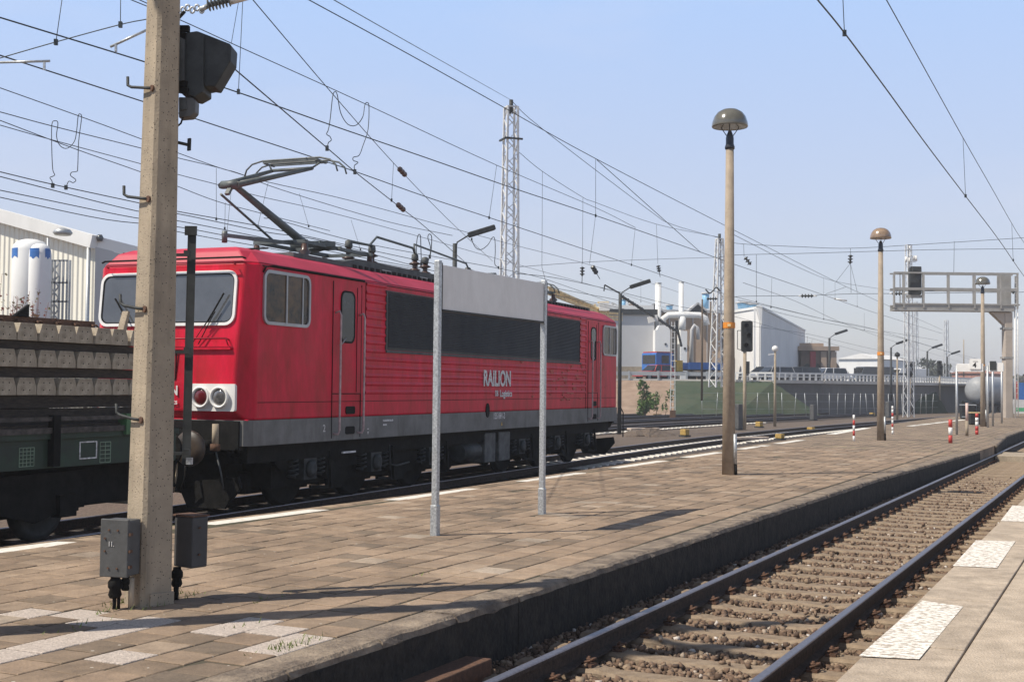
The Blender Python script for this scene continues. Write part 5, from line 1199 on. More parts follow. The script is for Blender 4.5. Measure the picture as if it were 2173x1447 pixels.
# =================================================================== vehicles on the road
def car(px, py, Y, rz, paint, label, L=4.1, Wd=1.65, H=1.4, estate=True, van=False):
    c = at(px, py, Y); o = empty('parked_car' if not van else 'van', label, 'van' if van else 'car', (c.x, Y, RZ), rz, 'vehicles on the road')
    hw = Wd / 2
    prof = [(-L / 2, .35), (L / 2, .35), (L / 2, .62), (L / 2 - .1, .78), (L / 2 - 1.0, .88), (-L / 2 + .05, .90), (-L / 2, .7)] if not van else [(-L / 2, .35), (L / 2, .35), (L / 2, .8), (L / 2 - .6, 1.0), (L / 2 - 1.1, H), (-L / 2, H)]
    MB().prism(prof, -hw, hw).build('body', paint, o, bevel=.05)
    if not van:
        cab = [(-L / 2 + .12, .88), (L / 2 - 1.0, .88), (L / 2 - 1.65, H - .03), (L / 2 - 1.8, H), (-L / 2 + .45, H)]
        k = MB(); n = len(cab); s = .14; vs = [(u, -hw + (.03 if v < 1 else s), v) for u, v in cab] + [(u, hw - (.03 if v < 1 else s), v) for u, v in cab]
        k.add(vs, [tuple(range(n)), tuple(range(n, 2 * n))[::-1]] + [(i, n + i, n + (i + 1) % n, (i + 1) % n) for i in range(n)]); k.build('glasshouse', glass, o)
        MB().prism([(-L / 2 + .42, H - .04), (L / 2 - 1.72, H - .04), (L / 2 - 1.8, H + .02), (-L / 2 + .5, H + .02)], -hw + .12, hw - .12).build('roof', paint, o)
        q = MB()
        for x in (-L / 2 + .25, -.25, L / 2 - 1.35):
            for sg in (-1, 1): q.bar((x, sg * (hw - .03), .88), (x + (.2 if x < -1 else -.05 if x < 0 else -.3), sg * (hw - .13), H), .06)
        q.build('pillar', paint, o)
    else: MB().box(L / 2 - 1.0, L / 2 - .75, -hw + .1, hw - .1, 1.0, H - .15).build('windscreen', glass, o)
    for x in (-L / 2 + .75, L / 2 - .75):
        for sg in (-1, 1): w_ = MB().lathe([(.30, -.10), (.31, 0), (.30, .10)], (x, sg * (hw - .08), .31), 16, 1).build('wheel', tyre, o); MB().lathe([(.18, -.11), (.17, .11)], (x, sg * (hw - .08), .31), 12, 1).build('rim', alu, w_)
    for sg in (-1, 1): MB().box(L / 2 - .03, L / 2 + .02, sg * (hw - .25) - .12, sg * (hw - .25) + .12, .58, .72).build('headlight', white, o); MB().box(-L / 2 - .02, -L / 2 + .03, sg * (hw - .2) - .1, sg * (hw - .2) + .1, .62, .8).build('tail_light', redm, o)
car(1388, 800, 114.5, R(-150), carred, 'small red hatchback in front of the blue crane truck', L=3.7, Wd=1.6)
car(1640, 800, 116, R(-160), carsilver, 'silver hatchback on the road just right of the tall light signal')
car(1615, 800, 118, R(170), cardark, 'dark car behind the tall light signal on the road')
car(1690, 800, 118, R(-170), cardark, 'second dark car in front of the big grey hall', L=4.6)
car(1755, 796, 121, R(-165), carwhite, 'white car below the old brick roundhouse')
car(1848, 796, 150, R(-165), cardark, 'dark grey van in front of the far white hall', L=5, Wd=1.9, H=2.1, van=True)
car(1925, 796, 165, R(-165), carwhite, 'white van far away behind the twin signal', L=5.2, Wd=2, H=2.2, van=True)
car(1905, 800, 150, R(-165), carsilver, 'silver car left of the lattice mast on the road')
# blue crane truck, three-quarter front
c = at(1402, 800, 117); T = empty('crane_truck', 'blue flatbed crane truck with dark cab windows facing left', 'truck', (c.x, 117, RZ), R(-152))
MB().prism(rrect(-.6, 1.3, .55, 2.55, .12, 3), -1.15, 1.15).build('cab', bluep, T); 
MB().box(1.31, 1.33, -1.02, 1.02, 1.55, 2.35).build('windscreen', glass, T); MB().box(1.3, 1.34, -1.05, 1.05, .5, .75).build('bumper', dkgrey, T); MB().box(1.31, 1.335, -.6, .6, 1.05, 1.25).build('radiator_badge', mat('tan_badge', (.4, .3, .25), .6, var=.1), T)
for sg in (-1, 1): MB().box(-.1, .7, sg * 1.16 - .01, sg * 1.16 + .01, 1.6, 2.3).build('side_window', glass, T); MB().box(1.30, 1.36, sg * .85 - .15, sg * .85 + .15, .8, 1.0).build('headlight', white, T)
MB().box(-.55, 1.2, -1.1, 1.1, 2.56, 2.66).build('roof_trim', redm, T)
MB().box(-6.6, -.7, -1.0, 1.0, .7, .9).build('chassis', blk, T); MB().box(-6.8, -2.3, -1.2, 1.2, 1.0, 1.1).build('deck', dkgrey, T)
for sg in (-1, 1): MB().box(-6.8, -2.3, sg * 1.2 - .03, sg * 1.2 + .03, 1.1, 1.75).build('drop_side', bluep, T)
MB().box(-6.85, -6.8, -1.2, 1.2, 1.1, 1.75).build('tail_board', bluep, T); MB().box(-1.9, -1.2, -.8, .8, .9, 1.9).build('crane_base', yellow, T)
q = MB(); q.bar((-1.5, 0, 1.9), (-1.5, 0, 4.0), .3); q.bar((-1.5, 0, 4.0), (-1.6, .2, 5.6), .22); q.bar((-1.5, .2, 5.5), (-2.1, .3, 3.2), .16); q.build('crane_arm', dkgrey, T)
for x in (.3, -4.2, -5.4):
    for sg in (-1, 1): MB().lathe([(.48, -.16), (.5, 0), (.48, .16)], (x, sg * .98, .5), 18, 1).build('wheel', tyre, T)

# =================================================================== buildings
def bld(name, label, loc=(0, 0, 0), rz=0): return empty(name, label, 'building', loc, rz)
def X(px, Y): return at(px, 780, Y).x
def Zz(px, py, Y): return at(px, py, Y).z
# grey warehouse block right of the locomotive end
Y = 128; o = bld('warehouse', 'plain grey warehouse block behind the end of the locomotive', (0, 0, 0))
x0, x1 = X(1255, Y), X(1388, Y); zt_ = Zz(1350, 668, Y)
MB().box(x0, x1, Y, Y + 14, 1, zt_).build('wall', wallgrey, o); MB().box(x0 - .2, x1 + .3, Y - .3, Y + 14, zt_, zt_ + .55).build('roof_edge', dkgrey, o); MB().box(x0 - .4, x1, Y + .5, Y + 13, zt_ + .56, zt_ + 1.0).build('roof', wallwhite, o); MB().box(x0, x1, Y - .06, Y - .003, RZ - .4, Zz(1350, 778, Y)).build('plinth', conc_grey, o)
# old factory: gables, ducts
Y = 136; o = bld('factory', 'tan rendered factory building with small roof gables and vents', (0, 0, 0))
x0, x1 = X(1385, Y), X(1530, Y); zt_ = Zz(1450, 664, Y)
MB().box(x0, x1, Y, Y + 18, 1, zt_).build('wall', walltan, o); MB().box(x0 - .3, x1 + .3, Y - .5, Y + 18.3, zt_, zt_ + .3).build('roof', wallgrey, o)
def gable(pxc, pyt, pyb, w, Yg, label):
    xc = X(pxc, Yg); zb = Zz(pxc, pyb, Yg); zt = Zz(pxc, pyt, Yg); q = MB(); q.add([(xc - w, Yg, zb), (xc + w, Yg, zb), (xc, Yg, zt), (xc - w, Yg + 5, zb), (xc + w, Yg + 5, zb), (xc, Yg + 5, zt)], [(0, 1, 2), (3, 5, 4)]); g1 = q.build('gable_wall', dkgrey, o)
    q = MB(); q.bar((xc - w - .2, Yg - .1, zb), (xc, Yg - .1, zt + .1), .25, .18); q.bar((xc + w + .2, Yg - .1, zb), (xc, Yg - .1, zt + .1), .25, .18)
    q.add([(xc - w - .2, Yg, zb), (xc, Yg, zt + .1), (xc, Yg + 5, zt + .1), (xc - w - .2, Yg + 5, zb), (xc + w + .2, Yg, zb), (xc + w + .2, Yg + 5, zb)], [(0, 1, 2, 3), (1, 4, 5, 2)]); q.build('gable_roof', wallgrey, g1)
gable(1480, 645, 663, .95, 135, ''); gable(1300, 645, 662, .9, 135, ''); gable(1388, 646, 662, .9, 135, '')
def vent(pxc, y0, y1, w, Yg, ob, m=bluev):
    xc = X(pxc, Yg); z0_, z1_ = Zz(pxc, y1, Yg), Zz(pxc, y0, Yg); v = MB().lathe([(w, z0_), (w * 1.05, (z0_ + z1_) / 2), (w * 1.2, z1_)], (xc, Yg, 0), 14).build('roof_vent', m, ob); MB().lathe([(w * 1.5, z1_ - .05), (w * 1.5, z1_ + .1)], (xc, Yg, 0), 14).build('vent_cap', wallgrey, v)
vent(1497, 623, 655, .32, 137, o); vent(1420, 648, 664, .3, 137, o); vent(1322, 635, 660, .22, 137, o); vent(1340, 645, 664, .3, 137, o, mat('rusty_vent', (.5, .3, .2), .7, var=.2))
q = MB()
for px in (1420, 1470, 1500): q.box(X(px, Y) - .05, X(px, Y) + .05, Y - .1, Y, 2, zt_)
q.build('downpipe', wallgrey, o)
for px, yt, w, lb in ((1396, 602, .32, 'left white chimney stack with a cap'), (1445, 600, .26, 'right white chimney stack beside the factory duct')):
    Yc = 131; c_ = empty('chimney', lb, 'chimney', (X(px, Yc), Yc, 1), 0, 'white chimneys'); h = Zz(px, yt, Yc) - 1
    MB().cyl((0, 0, 0), (0, 0, h), w, seg=16).build('stack', wallwhite, c_); MB().cyl((0, 0, h), (0, 0, h + .1), w * 1.1, seg=16).build('cap', galv, c_)
o = empty('exhaust_duct', 'large white exhaust duct bending along the factory roof', 'duct', (0, 0, 0)); Yd = 130
MB().tube([at(x, y, Yd) for x, y in [(1407, 690), (1408, 676), (1418, 669), (1450, 668), (1485, 669), (1497, 676), (1500, 690)]], .32, 14).build('duct_pipe', wallwhite, o)
MB().tube([at(x, y, Yd) for x, y in [(1466, 780), (1468, 700), (1474, 690), (1480, 696), (1482, 720)]], .20, 12).build('down_duct', wallgrey, o)
MB().tube([at(x, y, Yd) for x, y in [(1448, 672), (1448, 700)]], .36, 12).build('drop_duct', wallwhite, o)
o = empty('filter_silo', 'bright white filter housing behind the crane truck', 'silo', (0, 0, 0)); Yf = 126
MB().box(X(1390, Yf), X(1422, Yf), Yf, Yf + 3, 1, Zz(1405, 700, Yf)).build('housing', wallwhite, o); MB().add([(X(1394, Yf), Yf, Zz(1400, 700, Yf)), (X(1421, Yf), Yf, Zz(1400, 700, Yf)), (X(1416, Yf), Yf, Zz(1400, 690, Yf)), (X(1399, Yf), Yf, Zz(1400, 690, Yf)), (X(1394, Yf), Yf + 3, Zz(1400, 700, Yf)), (X(1421, Yf), Yf + 3, Zz(1400, 700, Yf)), (X(1416, Yf), Yf + 3, Zz(1400, 690, Yf)), (X(1399, Yf), Yf + 3, Zz(1400, 690, Yf))], [(0, 1, 2, 3), (4, 7, 6, 5), (3, 2, 6, 7), (0, 3, 7, 4), (1, 5, 6, 2)]).build('hopper_top', wallwhite, o)
MB().box(X(1410, Yf), X(1414, Yf), Yf - .06, Yf, Zz(1412, 732, Yf), Zz(1412, 728, Yf)).build('hatch', dkgrey, o)
o = empty('filter_silo', 'narrower white filter housing right of the larger one', 'silo', (0, 0, 0))
MB().box(X(1444, Yf), X(1458, Yf), Yf, Yf + 2.5, 1, Zz(1450, 702, Yf)).build('housing', wallwhite, o); MB().box(X(1451, Yf), X(1455, Yf), Yf - .06, Yf, Zz(1452, 742, Yf), Zz(1452, 737, Yf)).build('hatch', dkgrey, o)
# big grey hall
Y = 132; o = bld('factory_hall', 'big pale grey flat-roofed hall behind the light signal')
xa, xb = X(1560, Y), X(1614, Y - 6); Yb = 175; xc = X(1708, Yb); z1_ = Zz(1614, 654, Y - 6); z2_ = Zz(1708, 677, Yb)
q = MB(); q.add([(xa, Y + 2, 1), (xb, Y - 6, 1), (xc, Yb, 1), (xa, Yb, 1), (xa, Y + 2, z1_), (xb, Y - 6, z1_), (xc, Yb, z1_), (xa, Yb, z1_)], [(0, 1, 5, 4), (1, 2, 6, 5), (2, 3, 7, 6), (3, 0, 4, 7), (4, 5, 6, 7)]); q.build('wall', wallgrey2, o)
q = MB(); q.bar((xa, Y + 1.9, z1_ + .1), (xb, Y - 6.1, z1_ + .1), .2, .25); q.bar((xb, Y - 6.1, z1_ + .1), (xc, Yb, z1_ + .1), .2, .2); q.bar((xb - .6, Y - 6.0, 1), (xb - .6, Y - 6.0, z1_), .15); q.build('parapet', wallwhite, o)
vent(1577, 643, 655, .6, 140, o); vent(1592, 646, 656, .6, 140, o)
MB().add([(X(1603, 126) , 125.4, Zz(1603, 650, 126)), (X(1615, 126), 125.4, Zz(1615, 650, 126)), (X(1614, 126), 125.4, Zz(1614, 690, 126)), (X(1603, 126), 126.2, Zz(1603, 650, 126)), (X(1615, 126), 126.2, Zz(1615, 650, 126)), (X(1614, 126), 126.2, Zz(1614, 690, 126))], [(0, 2, 1), (3, 4, 5), (0, 1, 4, 3), (1, 2, 5, 4), (0, 3, 5, 2)]).build('white_bracket', wallwhite, o)
# roundhouse
Y = 165; o = bld('roundhouse', 'old brown brick roundhouse with arched gates between the halls')
x0, x1 = X(1700, Y), X(1772, Y); MB().box(x0, x1, Y, Y + 12, 1, Zz(1740, 744, Y)).build('wall', wallbrick, o); MB().box(x0 - .5, x1 + .4, Y - .6, Y + 12, Zz(1740, 744, Y), Zz(1740, 735, Y)).build('roof', walltan, o)
MB().box(x0, x1 - 1, Y + 2, Y + 11, Zz(1740, 735, Y), Zz(1740, 727, Y)).build('roof_lantern', walltan, o)
for i, px in enumerate((1713, 1735, 1757)): MB().prism([(X(px, Y) - .9, 1.5), (X(px, Y) + .9, 1.5), (X(px, Y) + .9, 4.6), (X(px, Y), 5.3), (X(px, Y) - .9, 4.6)], Y - .05, Y - .01).build('arched_gate', dkgrey, o)
for px in (1724, 1747, 1768): MB().box(X(px, Y) - .35, X(px, Y) + .35, Y - .35, Y, 1, Zz(1740, 746, Y)).build('buttress', walltan if px > 1740 else redw, o)
q = MB(); q.prism([(x1, 1), (x1 + 1.6, 1), (x1 + .8, 5.0), (x1, 6.0)], Y + 1, Y + 10); q.build('side_wing', wallbrick, o)
# far white hall and distant sheds
for px0, px1, pt, Y, m, lb in ((1780, 1852, 762, 210, wallwhite, 'long white hall far away right of the roundhouse'), (1895, 1930, 787, 260, wallwhite, 'small white shed far off behind the yard lamp'), (2020, 2078, 792, 230, mat('terracotta', (.45, .22, .16), .8, var=.15), 'low terracotta building behind the track number sign'), (1953, 1975, 788, 280, wallwhite, 'tiny white shed on the horizon'), (1852, 1862, 768, 214, walltan, 'narrow brown annex at the end of the white hall')):
    x0, x1 = X(px0, Y), X(px1, Y); zt_ = Zz(px0, pt, Y); o = bld('shed', lb, (x0, Y, 0), R(-38)); x1 = (x1 - x0) * 1.18; x0 = 0; Y = 0; MB().box(x0, x1, Y, Y + 12, 1, zt_).build('wall', m, o); xm = (x0 + x1) / 2
    MB().prism([(x0 - .4, zt_), (x1 + .4, zt_), (xm + .5, zt_ + .9)], Y - .3, Y + 12.3).build('roof', wallgrey2 if m is wallwhite else m, o)
o = bld('long_building', 'very low pale building line on the horizon at the far right'); MB().box(X(2080, 330), X(2240, 330), 330, 345, 0, Zz(2120, 800, 330)).build('wall', wallgrey, o); MB().box(X(2080, 330), X(2240, 330), 329, 346, Zz(2120, 800, 330), Zz(2120, 797, 330)).build('roof', walltan, o)
# yellow gantry crane behind the locomotive
o = empty('yellow_crane', 'faded yellow lattice jib of a rail crane behind the locomotive roof', 'crane'); q = MB(); Yk = 70
A_ = at(1120, 600, Yk); Bp = at(1165, 610, Yk); Cp = at(1285, 662, Yk + 6)
for dz in (0, -.35):
    q.bar(A_ + Vector((0, 0, dz)), Bp + Vector((0, 0, dz)), .14, .12); q.bar(Bp + Vector((0, 0, dz)), Cp + Vector((0, 0, dz * .6)), .14, .12)
n = 22
for k in range(n):
    p = Bp.lerp(Cp, k / n); r_ = Bp.lerp(Cp, (k + .5) / n); q.bar(p, r_ + Vector((0, 0, -.3)), .07); q.bar(r_ + Vector((0, 0, -.3)), Bp.lerp(Cp, (k + 1) / n), .07)
q.build('jib', cranep, o); q = MB()
for y in (661, 668, 674): q.bar(at(1245, y, Yk + 4), at(1318, y + 5, Yk + 8), .2, .12)
for px in (1262, 1275, 1290): q.bar(at(px, 645, Yk + 5), at(px, 676, Yk + 5), .12)
q.bar(at(1268, 642, Yk + 5), at(1292, 642, Yk + 5), .2, .1); q.build('platform', cranep, o)
MB().obox(at(1282, 651, Yk + 5), (.3, 0, 0), (0, .3, 0), (0, 0, .25)).build('lamp_box', white, o)

# ---- left background: corrugated hall, tank, frame, blossom bush
Yh = 60.0; o = bld('corrugated_hall', 'white corrugated steel hall behind the loaded wagon at the left')
cor = cladding('corrugated_white_steel', (.84, .81, .70), .30)
xl, xr_ = X(-420, 48), X(197, Yh)
ro = math.atan2(Yh - 42, xr_ - X(-260, 42))
L1 = Vector((X(197, Yh), Yh, -.3)); L0 = L1 + Vector((-.93, .37, 0)) * 30; dd = (L1 - L0); Ln = dd.length
zr = at(197, 524, Yh).z; _k = onplane(0, 468, L1, math.degrees(math.atan2(dd.x, dd.y))); zl = zr + (_k.z - zr) / (Vector((_k.x - L1.x, _k.y - L1.y, 0)).length) * Ln
wl = MB().add([(0, 0, 0), (Ln, 0, 0), (Ln, 0, zr + .3), (0, 0, zl + .3)], [(0, 1, 2, 3)]).build('corrugated_wall', cor, o); wl.location = L0; wl.rotation_euler = (0, 0, math.atan2(dd.y, dd.x))
nrm = Vector((-dd.y, dd.x, 0)).normalized()
q = MB(); e0 = L0.copy(); e0.z = zl; e1 = L1.copy(); e1.z = zr; q.bar(e0 + Vector((0, -.15, .30)), e1 + Vector((0, -.15, .22)), .5, .62); q.build('roof_edge', wallwhite, o)
q = MB(); r1 = at(300, 548, Yh + 1); q.bar(e1 + Vector((0, .3, .22)), Vector((r1.x + 2, r1.y + 1, r1.z - .25)), .5, .55); q.build('roof_edge', wallwhite, o)
rw = MB(); zr2 = at(400, 565, Yh).z; rw.add([(L1.x, Yh, -.3), (X(520, Yh + 4), Yh + 3, -.3), (X(520, Yh + 4), Yh + 3, at(520, 590, Yh).z), (L1.x, Yh, zr)], [(0, 1, 2, 3)]); rw.build('shade_grey_wall', wallgrey, o)  # grey colour stands in for the hall's shaded side
q = MB(); q.add([(L0.x, L0.y + .3, zl + .5), (L1.x, L1.y + .3, zr + .45), (L1.x + 3, L1.y + 30, zr + .45), (L0.x + 3, L0.y + 30, zl + .5)], [(0, 1, 2, 3)]); q.build('roof', wallgrey, o)
MB().cyl(L1 + Vector((-.25, -.2, 0)), L1 + Vector((-.25, -.2, zr + .3)), .1, seg=8).build('downpipe', galv, o)
p = at(133, 494, Yh - 2); MB().lathe([(.35, -.12), (.45, .0), (.35, .14), (.1, .22)], p, 14).build('roof_ventilator', galv, o)
p = at(212, 505, Yh); MB().lathe([(.12, -.15), (.18, 0), (.1, .15)], p, 10).build('roof_light', cardark, o)
def tank(px0, px1, pyt, Yt, label, marks):
    x0, x1 = X(px0, Yt), X(px1, Yt); r = (x1 - x0) / 2; o = empty('storage_tank', label, 'tank', ((x0 + x1) / 2, Yt, -.3), 0, 'white gas storage tanks'); h = Zz((px0 + px1) / 2, pyt, Yt) + .3
    MB().lathe([(r, 0), (r, h - .45), (r * .93, h - .25), (r * .72, h - .09), (r * .35, h - .01), (.01, h)], (0, 0, 0), 28).build('tank_shell', wallwhite, o)
    zb = Zz((px0 + px1) / 2, 538, Yt) + .3
    for a0, a1 in marks:
        q = MB(); K = 8; vs = []
        for i in range(K + 1):
            t = R(a0 + (a1 - a0) * i / K); wv = .05 * math.sin(i * 1.3)
            vs += [(r * 1.006 * math.cos(t), r * 1.006 * math.sin(t), zb - .20 + wv), (r * 1.006 * math.cos(t), r * 1.006 * math.sin(t), zb + .17)]
        q.add(vs, [(2 * i, 2 * i + 2, 2 * i + 3, 2 * i + 1) for i in range(K)]).build('blue_emblem', bluep, o)
    return o
tank(22, 96, 508, 51, 'larger white gas tank with a blue emblem in front of the corrugated hall', [(-172, -112)]); tank(57, 103, 517, 49, 'slimmer white gas tank overlapping the larger one', [(-135, -75), (-45, -8)])
o = empty('braced_tower', 'grey braced steel frame standing right of the white tanks', 'steel frame', (0, 0, 0)); q = MB(); Ys = 52
for px in (105, 112, 122, 130, 138, 144): q.bar(Vector((X(px, Ys), Ys, -.3)), Vector((X(px, Ys), Ys, Zz(px, 552, Ys))), .07)
for k in range(5):
    a, c = at(106, 560 + k * 24, Ys), at(124, 584 + k * 24, Ys); q.bar(a, c, .05); q.bar(Vector((a.x, a.y, c.z)), Vector((c.x, c.y, a.z)), .05)
for y in (553, 600, 640): q.bar(at(105, y, Ys), at(144, y, Ys), .07)
q.build('frame', galv, o); MB().cyl(at(100, 800, 50.5), at(102, 505, 50.5), .05).build('vent_pipe', galv, o)
# vegetation
def leaves(name, centre, rad, n, size, m, parent, seed, shape=None, twigs=None):
    rg = np.random.default_rng(seed); V = []; Fc = []; cl = [(rg.normal(0, .45, 3) * np.array(rad)) for _ in range(max(6, n // 45))]
    for i in range(n):
        c = cl[rg.integers(len(cl))]; p = np.array(centre) + c + rg.normal(0, .16, 3) * np.array(rad); s = size * rg.uniform(.6, 1.4)
        a = rg.normal(0, 1, 3); a /= np.linalg.norm(a); b = np.cross(a, rg.normal(0, 1, 3)); b /= np.linalg.norm(b)
        k = len(V); V += [p - a * s, p + b * s * .5, p + a * s, p - b * s * .5]; Fc.append((k, k + 1, k + 2, k + 3))
    return MB().add(V, Fc).build(name, m, parent)
c = at(1368, 880, 97); o = empty('green_bush', 'bright green leafy bush on the soil slope by the locomotive end', 'bush', (c.x, 97, -.3))
q = MB(); rg = random.Random(2)
for k in range(9): q.tube([(0, 0, 0), (rg.uniform(-.3, .3), rg.uniform(-.3, .3), 1.2), (rg.uniform(-.9, .9), rg.uniform(-.4, .4), rg.uniform(1.6, 2.9))], [.05, .03, .01], 5)
q.build('stems', bark, o); leaves('foliage', (0, 0, 1.15), (.85, .5, .95), 900, .13, leaf, o, 4); leaves('foliage', (-.15, 0, 2.5), (.4, .3, .45), 220, .12, leaf, o, 5)
for px, py, h, lb in ((1392, 868, 1.6, 'thin young sapling right of the leafy bush'), (1412, 862, 1.7, 'thin sapling left of the ladder-shaped mast'), (1423, 850, 2.6, 'climbing greenery on the ladder-shaped mast')):
    c = at(px, py, 96); o = empty('sapling', lb, 'sapling', (c.x, 96, -.3)); MB().tube([(0, 0, 0), (.1, 0, h / 2), (-.05, 0, h)], [.025, .015, .006], 5).build('stem', bark, o); leaves('foliage', (0, 0, h * .6), (.28, .2, h * .35), 90, .10, leaf, o, px)
c = Vector((X(30, 46), 46, -.3)); o = empty('blossom_bush', 'flowering bush with pink and cream blossom in front of the white tanks', 'bush', c)
q = MB(); rg = random.Random(8); tips = []
for k in range(34):
    bx_ = rg.uniform(-1.3, 1.1); h = rg.uniform(4.6, 5.6) - abs(bx_) * .25 + (0.7 if k % 7 == 0 else 0); dx = rg.gauss(0, .25); q.tube([(bx_ * .3, 0, 0), (bx_ * .8, rg.uniform(-.2, .2), h * .6), (bx_ + dx, rg.uniform(-.2, .2), h)], [.03, .016, .006], 4); tips.append((bx_ * .8, bx_ + dx, h))
q.build('branches', mat('reddish_twigs', (.22, .09, .07), .8, var=.3), o); V = []; Fc = []
V2 = []; F2 = []
for (a, bb, h) in tips:
    for k in range(34):
        u = rg.uniform(.45, 1); x = a + (bb - a) * (u - .6) / .4 if u > .6 else a; p = Vector((x + rg.gauss(0, .06), rg.uniform(-.25, .25), h * u)); s = rg.uniform(.03, .07); A = Vector((rg.gauss(0, 1), rg.gauss(0, 1), rg.gauss(0, 1))).normalized(); Bv = A.cross(Vector((.3, .5, .8))).normalized()
        VV, FFc = (V, Fc) if rg.random() < .62 else (V2, F2)
        n_ = len(VV); VV += [p - A * s, p + Bv * s, p + A * s, p - Bv * s]; FFc.append((n_, n_ + 1, n_ + 2, n_ + 3))
MB().add(V, Fc).build('blossom', blossom, o); MB().add(V2, F2).build('young_leaves', mat('cream_green_leaves', (.42, .40, .22), .7, var=.3), o)
def tree(px, Y, pt, w, label, seed, dense=500, sz=.35, m=leafd):
    c = at(px, 800, Y); h = at(px, pt, Y).z + .3; o = empty('deciduous_tree', label, 'tree', (c.x, Y, -.3), 0, 'trees on the horizon'); t = MB(); t.tube([(0, 0, 0), (.1, 0, h * .45)], [.22, .12], 7); rg = random.Random(seed)
    for k in range(8): a = rg.uniform(0, 6.28); t.tube([(0, 0, h * rg.uniform(.25, .5)), (math.cos(a) * w * .4, math.sin(a) * w * .4, h * .75), (math.cos(a) * w * .7, math.sin(a) * w * .7, h * rg.uniform(.8, 1))], [.09, .05, .02], 5)
    t.build('trunk', bark, o); leaves('crown', (0, 0, h * .72), (w, w, h * .28), dense, sz, m, o, seed)
tree(1712, 240, 712, 3.0, 'bare-looking tree above the roundhouse roof', 1, 350, .3)
tree(1985, 240, 768, 4.5, 'dark round tree behind the signal under the gantry', 2, 700, .5); tree(2008, 250, 778, 3.2, 'smaller tree right of the dark round one', 3, 400, .45)
tree(1868, 260, 775, 2.6, 'small tree at the end of the white hall', 4, 300, .4); tree(2150, 260, 800, 4, 'low tree behind the gantry leg', 6, 500, .5); tree(1945, 300, 790, 3, 'tiny tree on the horizon left of the signal', 7, 300, .5)

# =================================================================== tank wagon and small yard things
c = onz(2075, 875, -.3); Yt = 128; o = empty('tank_wagon', 'grey tank wagon seen from its rounded end behind the far lamp', 'tank wagon', (X(2110, Yt), Yt, -.3), R(52))
MB().lathe([(.01, -5.6), (.7, -5.5), (1.2, -5.2), (1.38, -4.8), (1.4, -4.4), (1.4, 4.6), (1.2, 5.2), (.01, 5.5)], (0, 0, 2.25), 28, 0).build('tank_barrel', mat('tank_grey', (.30, .31, .32), .5, scale=1, var=.15), o)
MB().box(-6, 6, -1.2, 1.2, .75, .98).build('frame', blk, o)
for x in (-4.2, -2.4, 2.4, 4.2):
    for sg in (-1, 1): MB().lathe([(.46, -.06), (.46, .06)], (x, sg * .75, .46), 16, 1).build('wheel', dkgrey, o)
for sg in (-1, 1): MB().lathe([(.22, -6.7), (.1, -6.6), (.1, -6)], (0, sg * .87, 1.05), 14, 0).build('buffer', blk, o)
def box_thing(name, lb, cat, px, py, w, h, d, m, group=None, zg=-.34):
    p = onz(px, py, zg); o = empty(name, lb, cat, (p.x, p.y, zg), R(40), group); MB().box(-w / 2, w / 2, -d / 2, d / 2, .06, h).build('housing', m, o, bevel=.03); MB().box(-w / 2 - .04, w / 2 + .04, -d / 2 - .04, d / 2 + .04, 0, .06).build('base', dkgrey, o); return o
yellow2 = mat('dusty_yellow_paint', (.52, .33, .06), .7, scale=9, c2=(.30, .20, .07))
for px, py, w, h, lb in ((1453, 926, .28, .34, 'yellow point motor box nearest the gravel heap'), (1655, 933, .26, .26, 'yellow point motor box right of the nearest lamp'), (1611, 907, .3, .34, 'yellow point motor box beyond the second siding'), (1672, 870, .9, .35, 'far pair of yellow point boxes left of the wall corner'), (1838, 871, .9, .4, 'far yellow point box below the retaining wall'), (1721, 914, .3, .2, 'small yellow lump between the rails'), (1851, 883, .4, .3, 'small yellow box left of the middle lamp'), (1395, 885, .6, .25, 'low yellow stone-like box on the grass strip'), (1985, 868, .6, .9, 'orange and yellow shunting signal box by the far tracks')):
    box_thing('point_motor', lb, 'point motor', px, py, w, h, .35, yellow2, 'yellow point motor boxes')
for px, py, h, w, lb in ((1726, 892, 1.15, .42, 'grey relay cabinet standing between the tracks'), (1567, 912, 1.4, .4, 'grey cabinet partly hidden by the nearest lamp'), (1886, 886, 1.3, .5, 'dark cabinet behind the striped post')):
    box_thing('relay_cabinet', lb, 'cabinet', px, py, w, h, .35, boxgrey)
c = onz(1322, 927, -.34); o = empty('signal_wire_post', 'thin hooked black post at the gravel beside the locomotive end', 'post', (c.x, c.y, -.34)); MB().tube([(0, 0, 0), (0, 0, 1.1), (-.12, 0, 1.35), (-.2, 0, 1.3)], .03, 6).build('hook_rod', blk, o)
# cable trough lid pieces, pale planks
for px, py, r_, lb in ((1365, 912, .4, 'pale plank lying on the gravel heap'), (1590, 932, .3, 'pale broken concrete lid beside the nearest lamp')):
    p = onz(px, py, -.2); q = MB().box(-.9, .9, -.18, .18, 0, .1); tag(q.build('plank', mat('bleached_wood', (.62, .50, .40), .9, var=.2), loc=(p.x, p.y, -.2), rotz=R(10) + r_, bevel=.02), lb, 'plank')

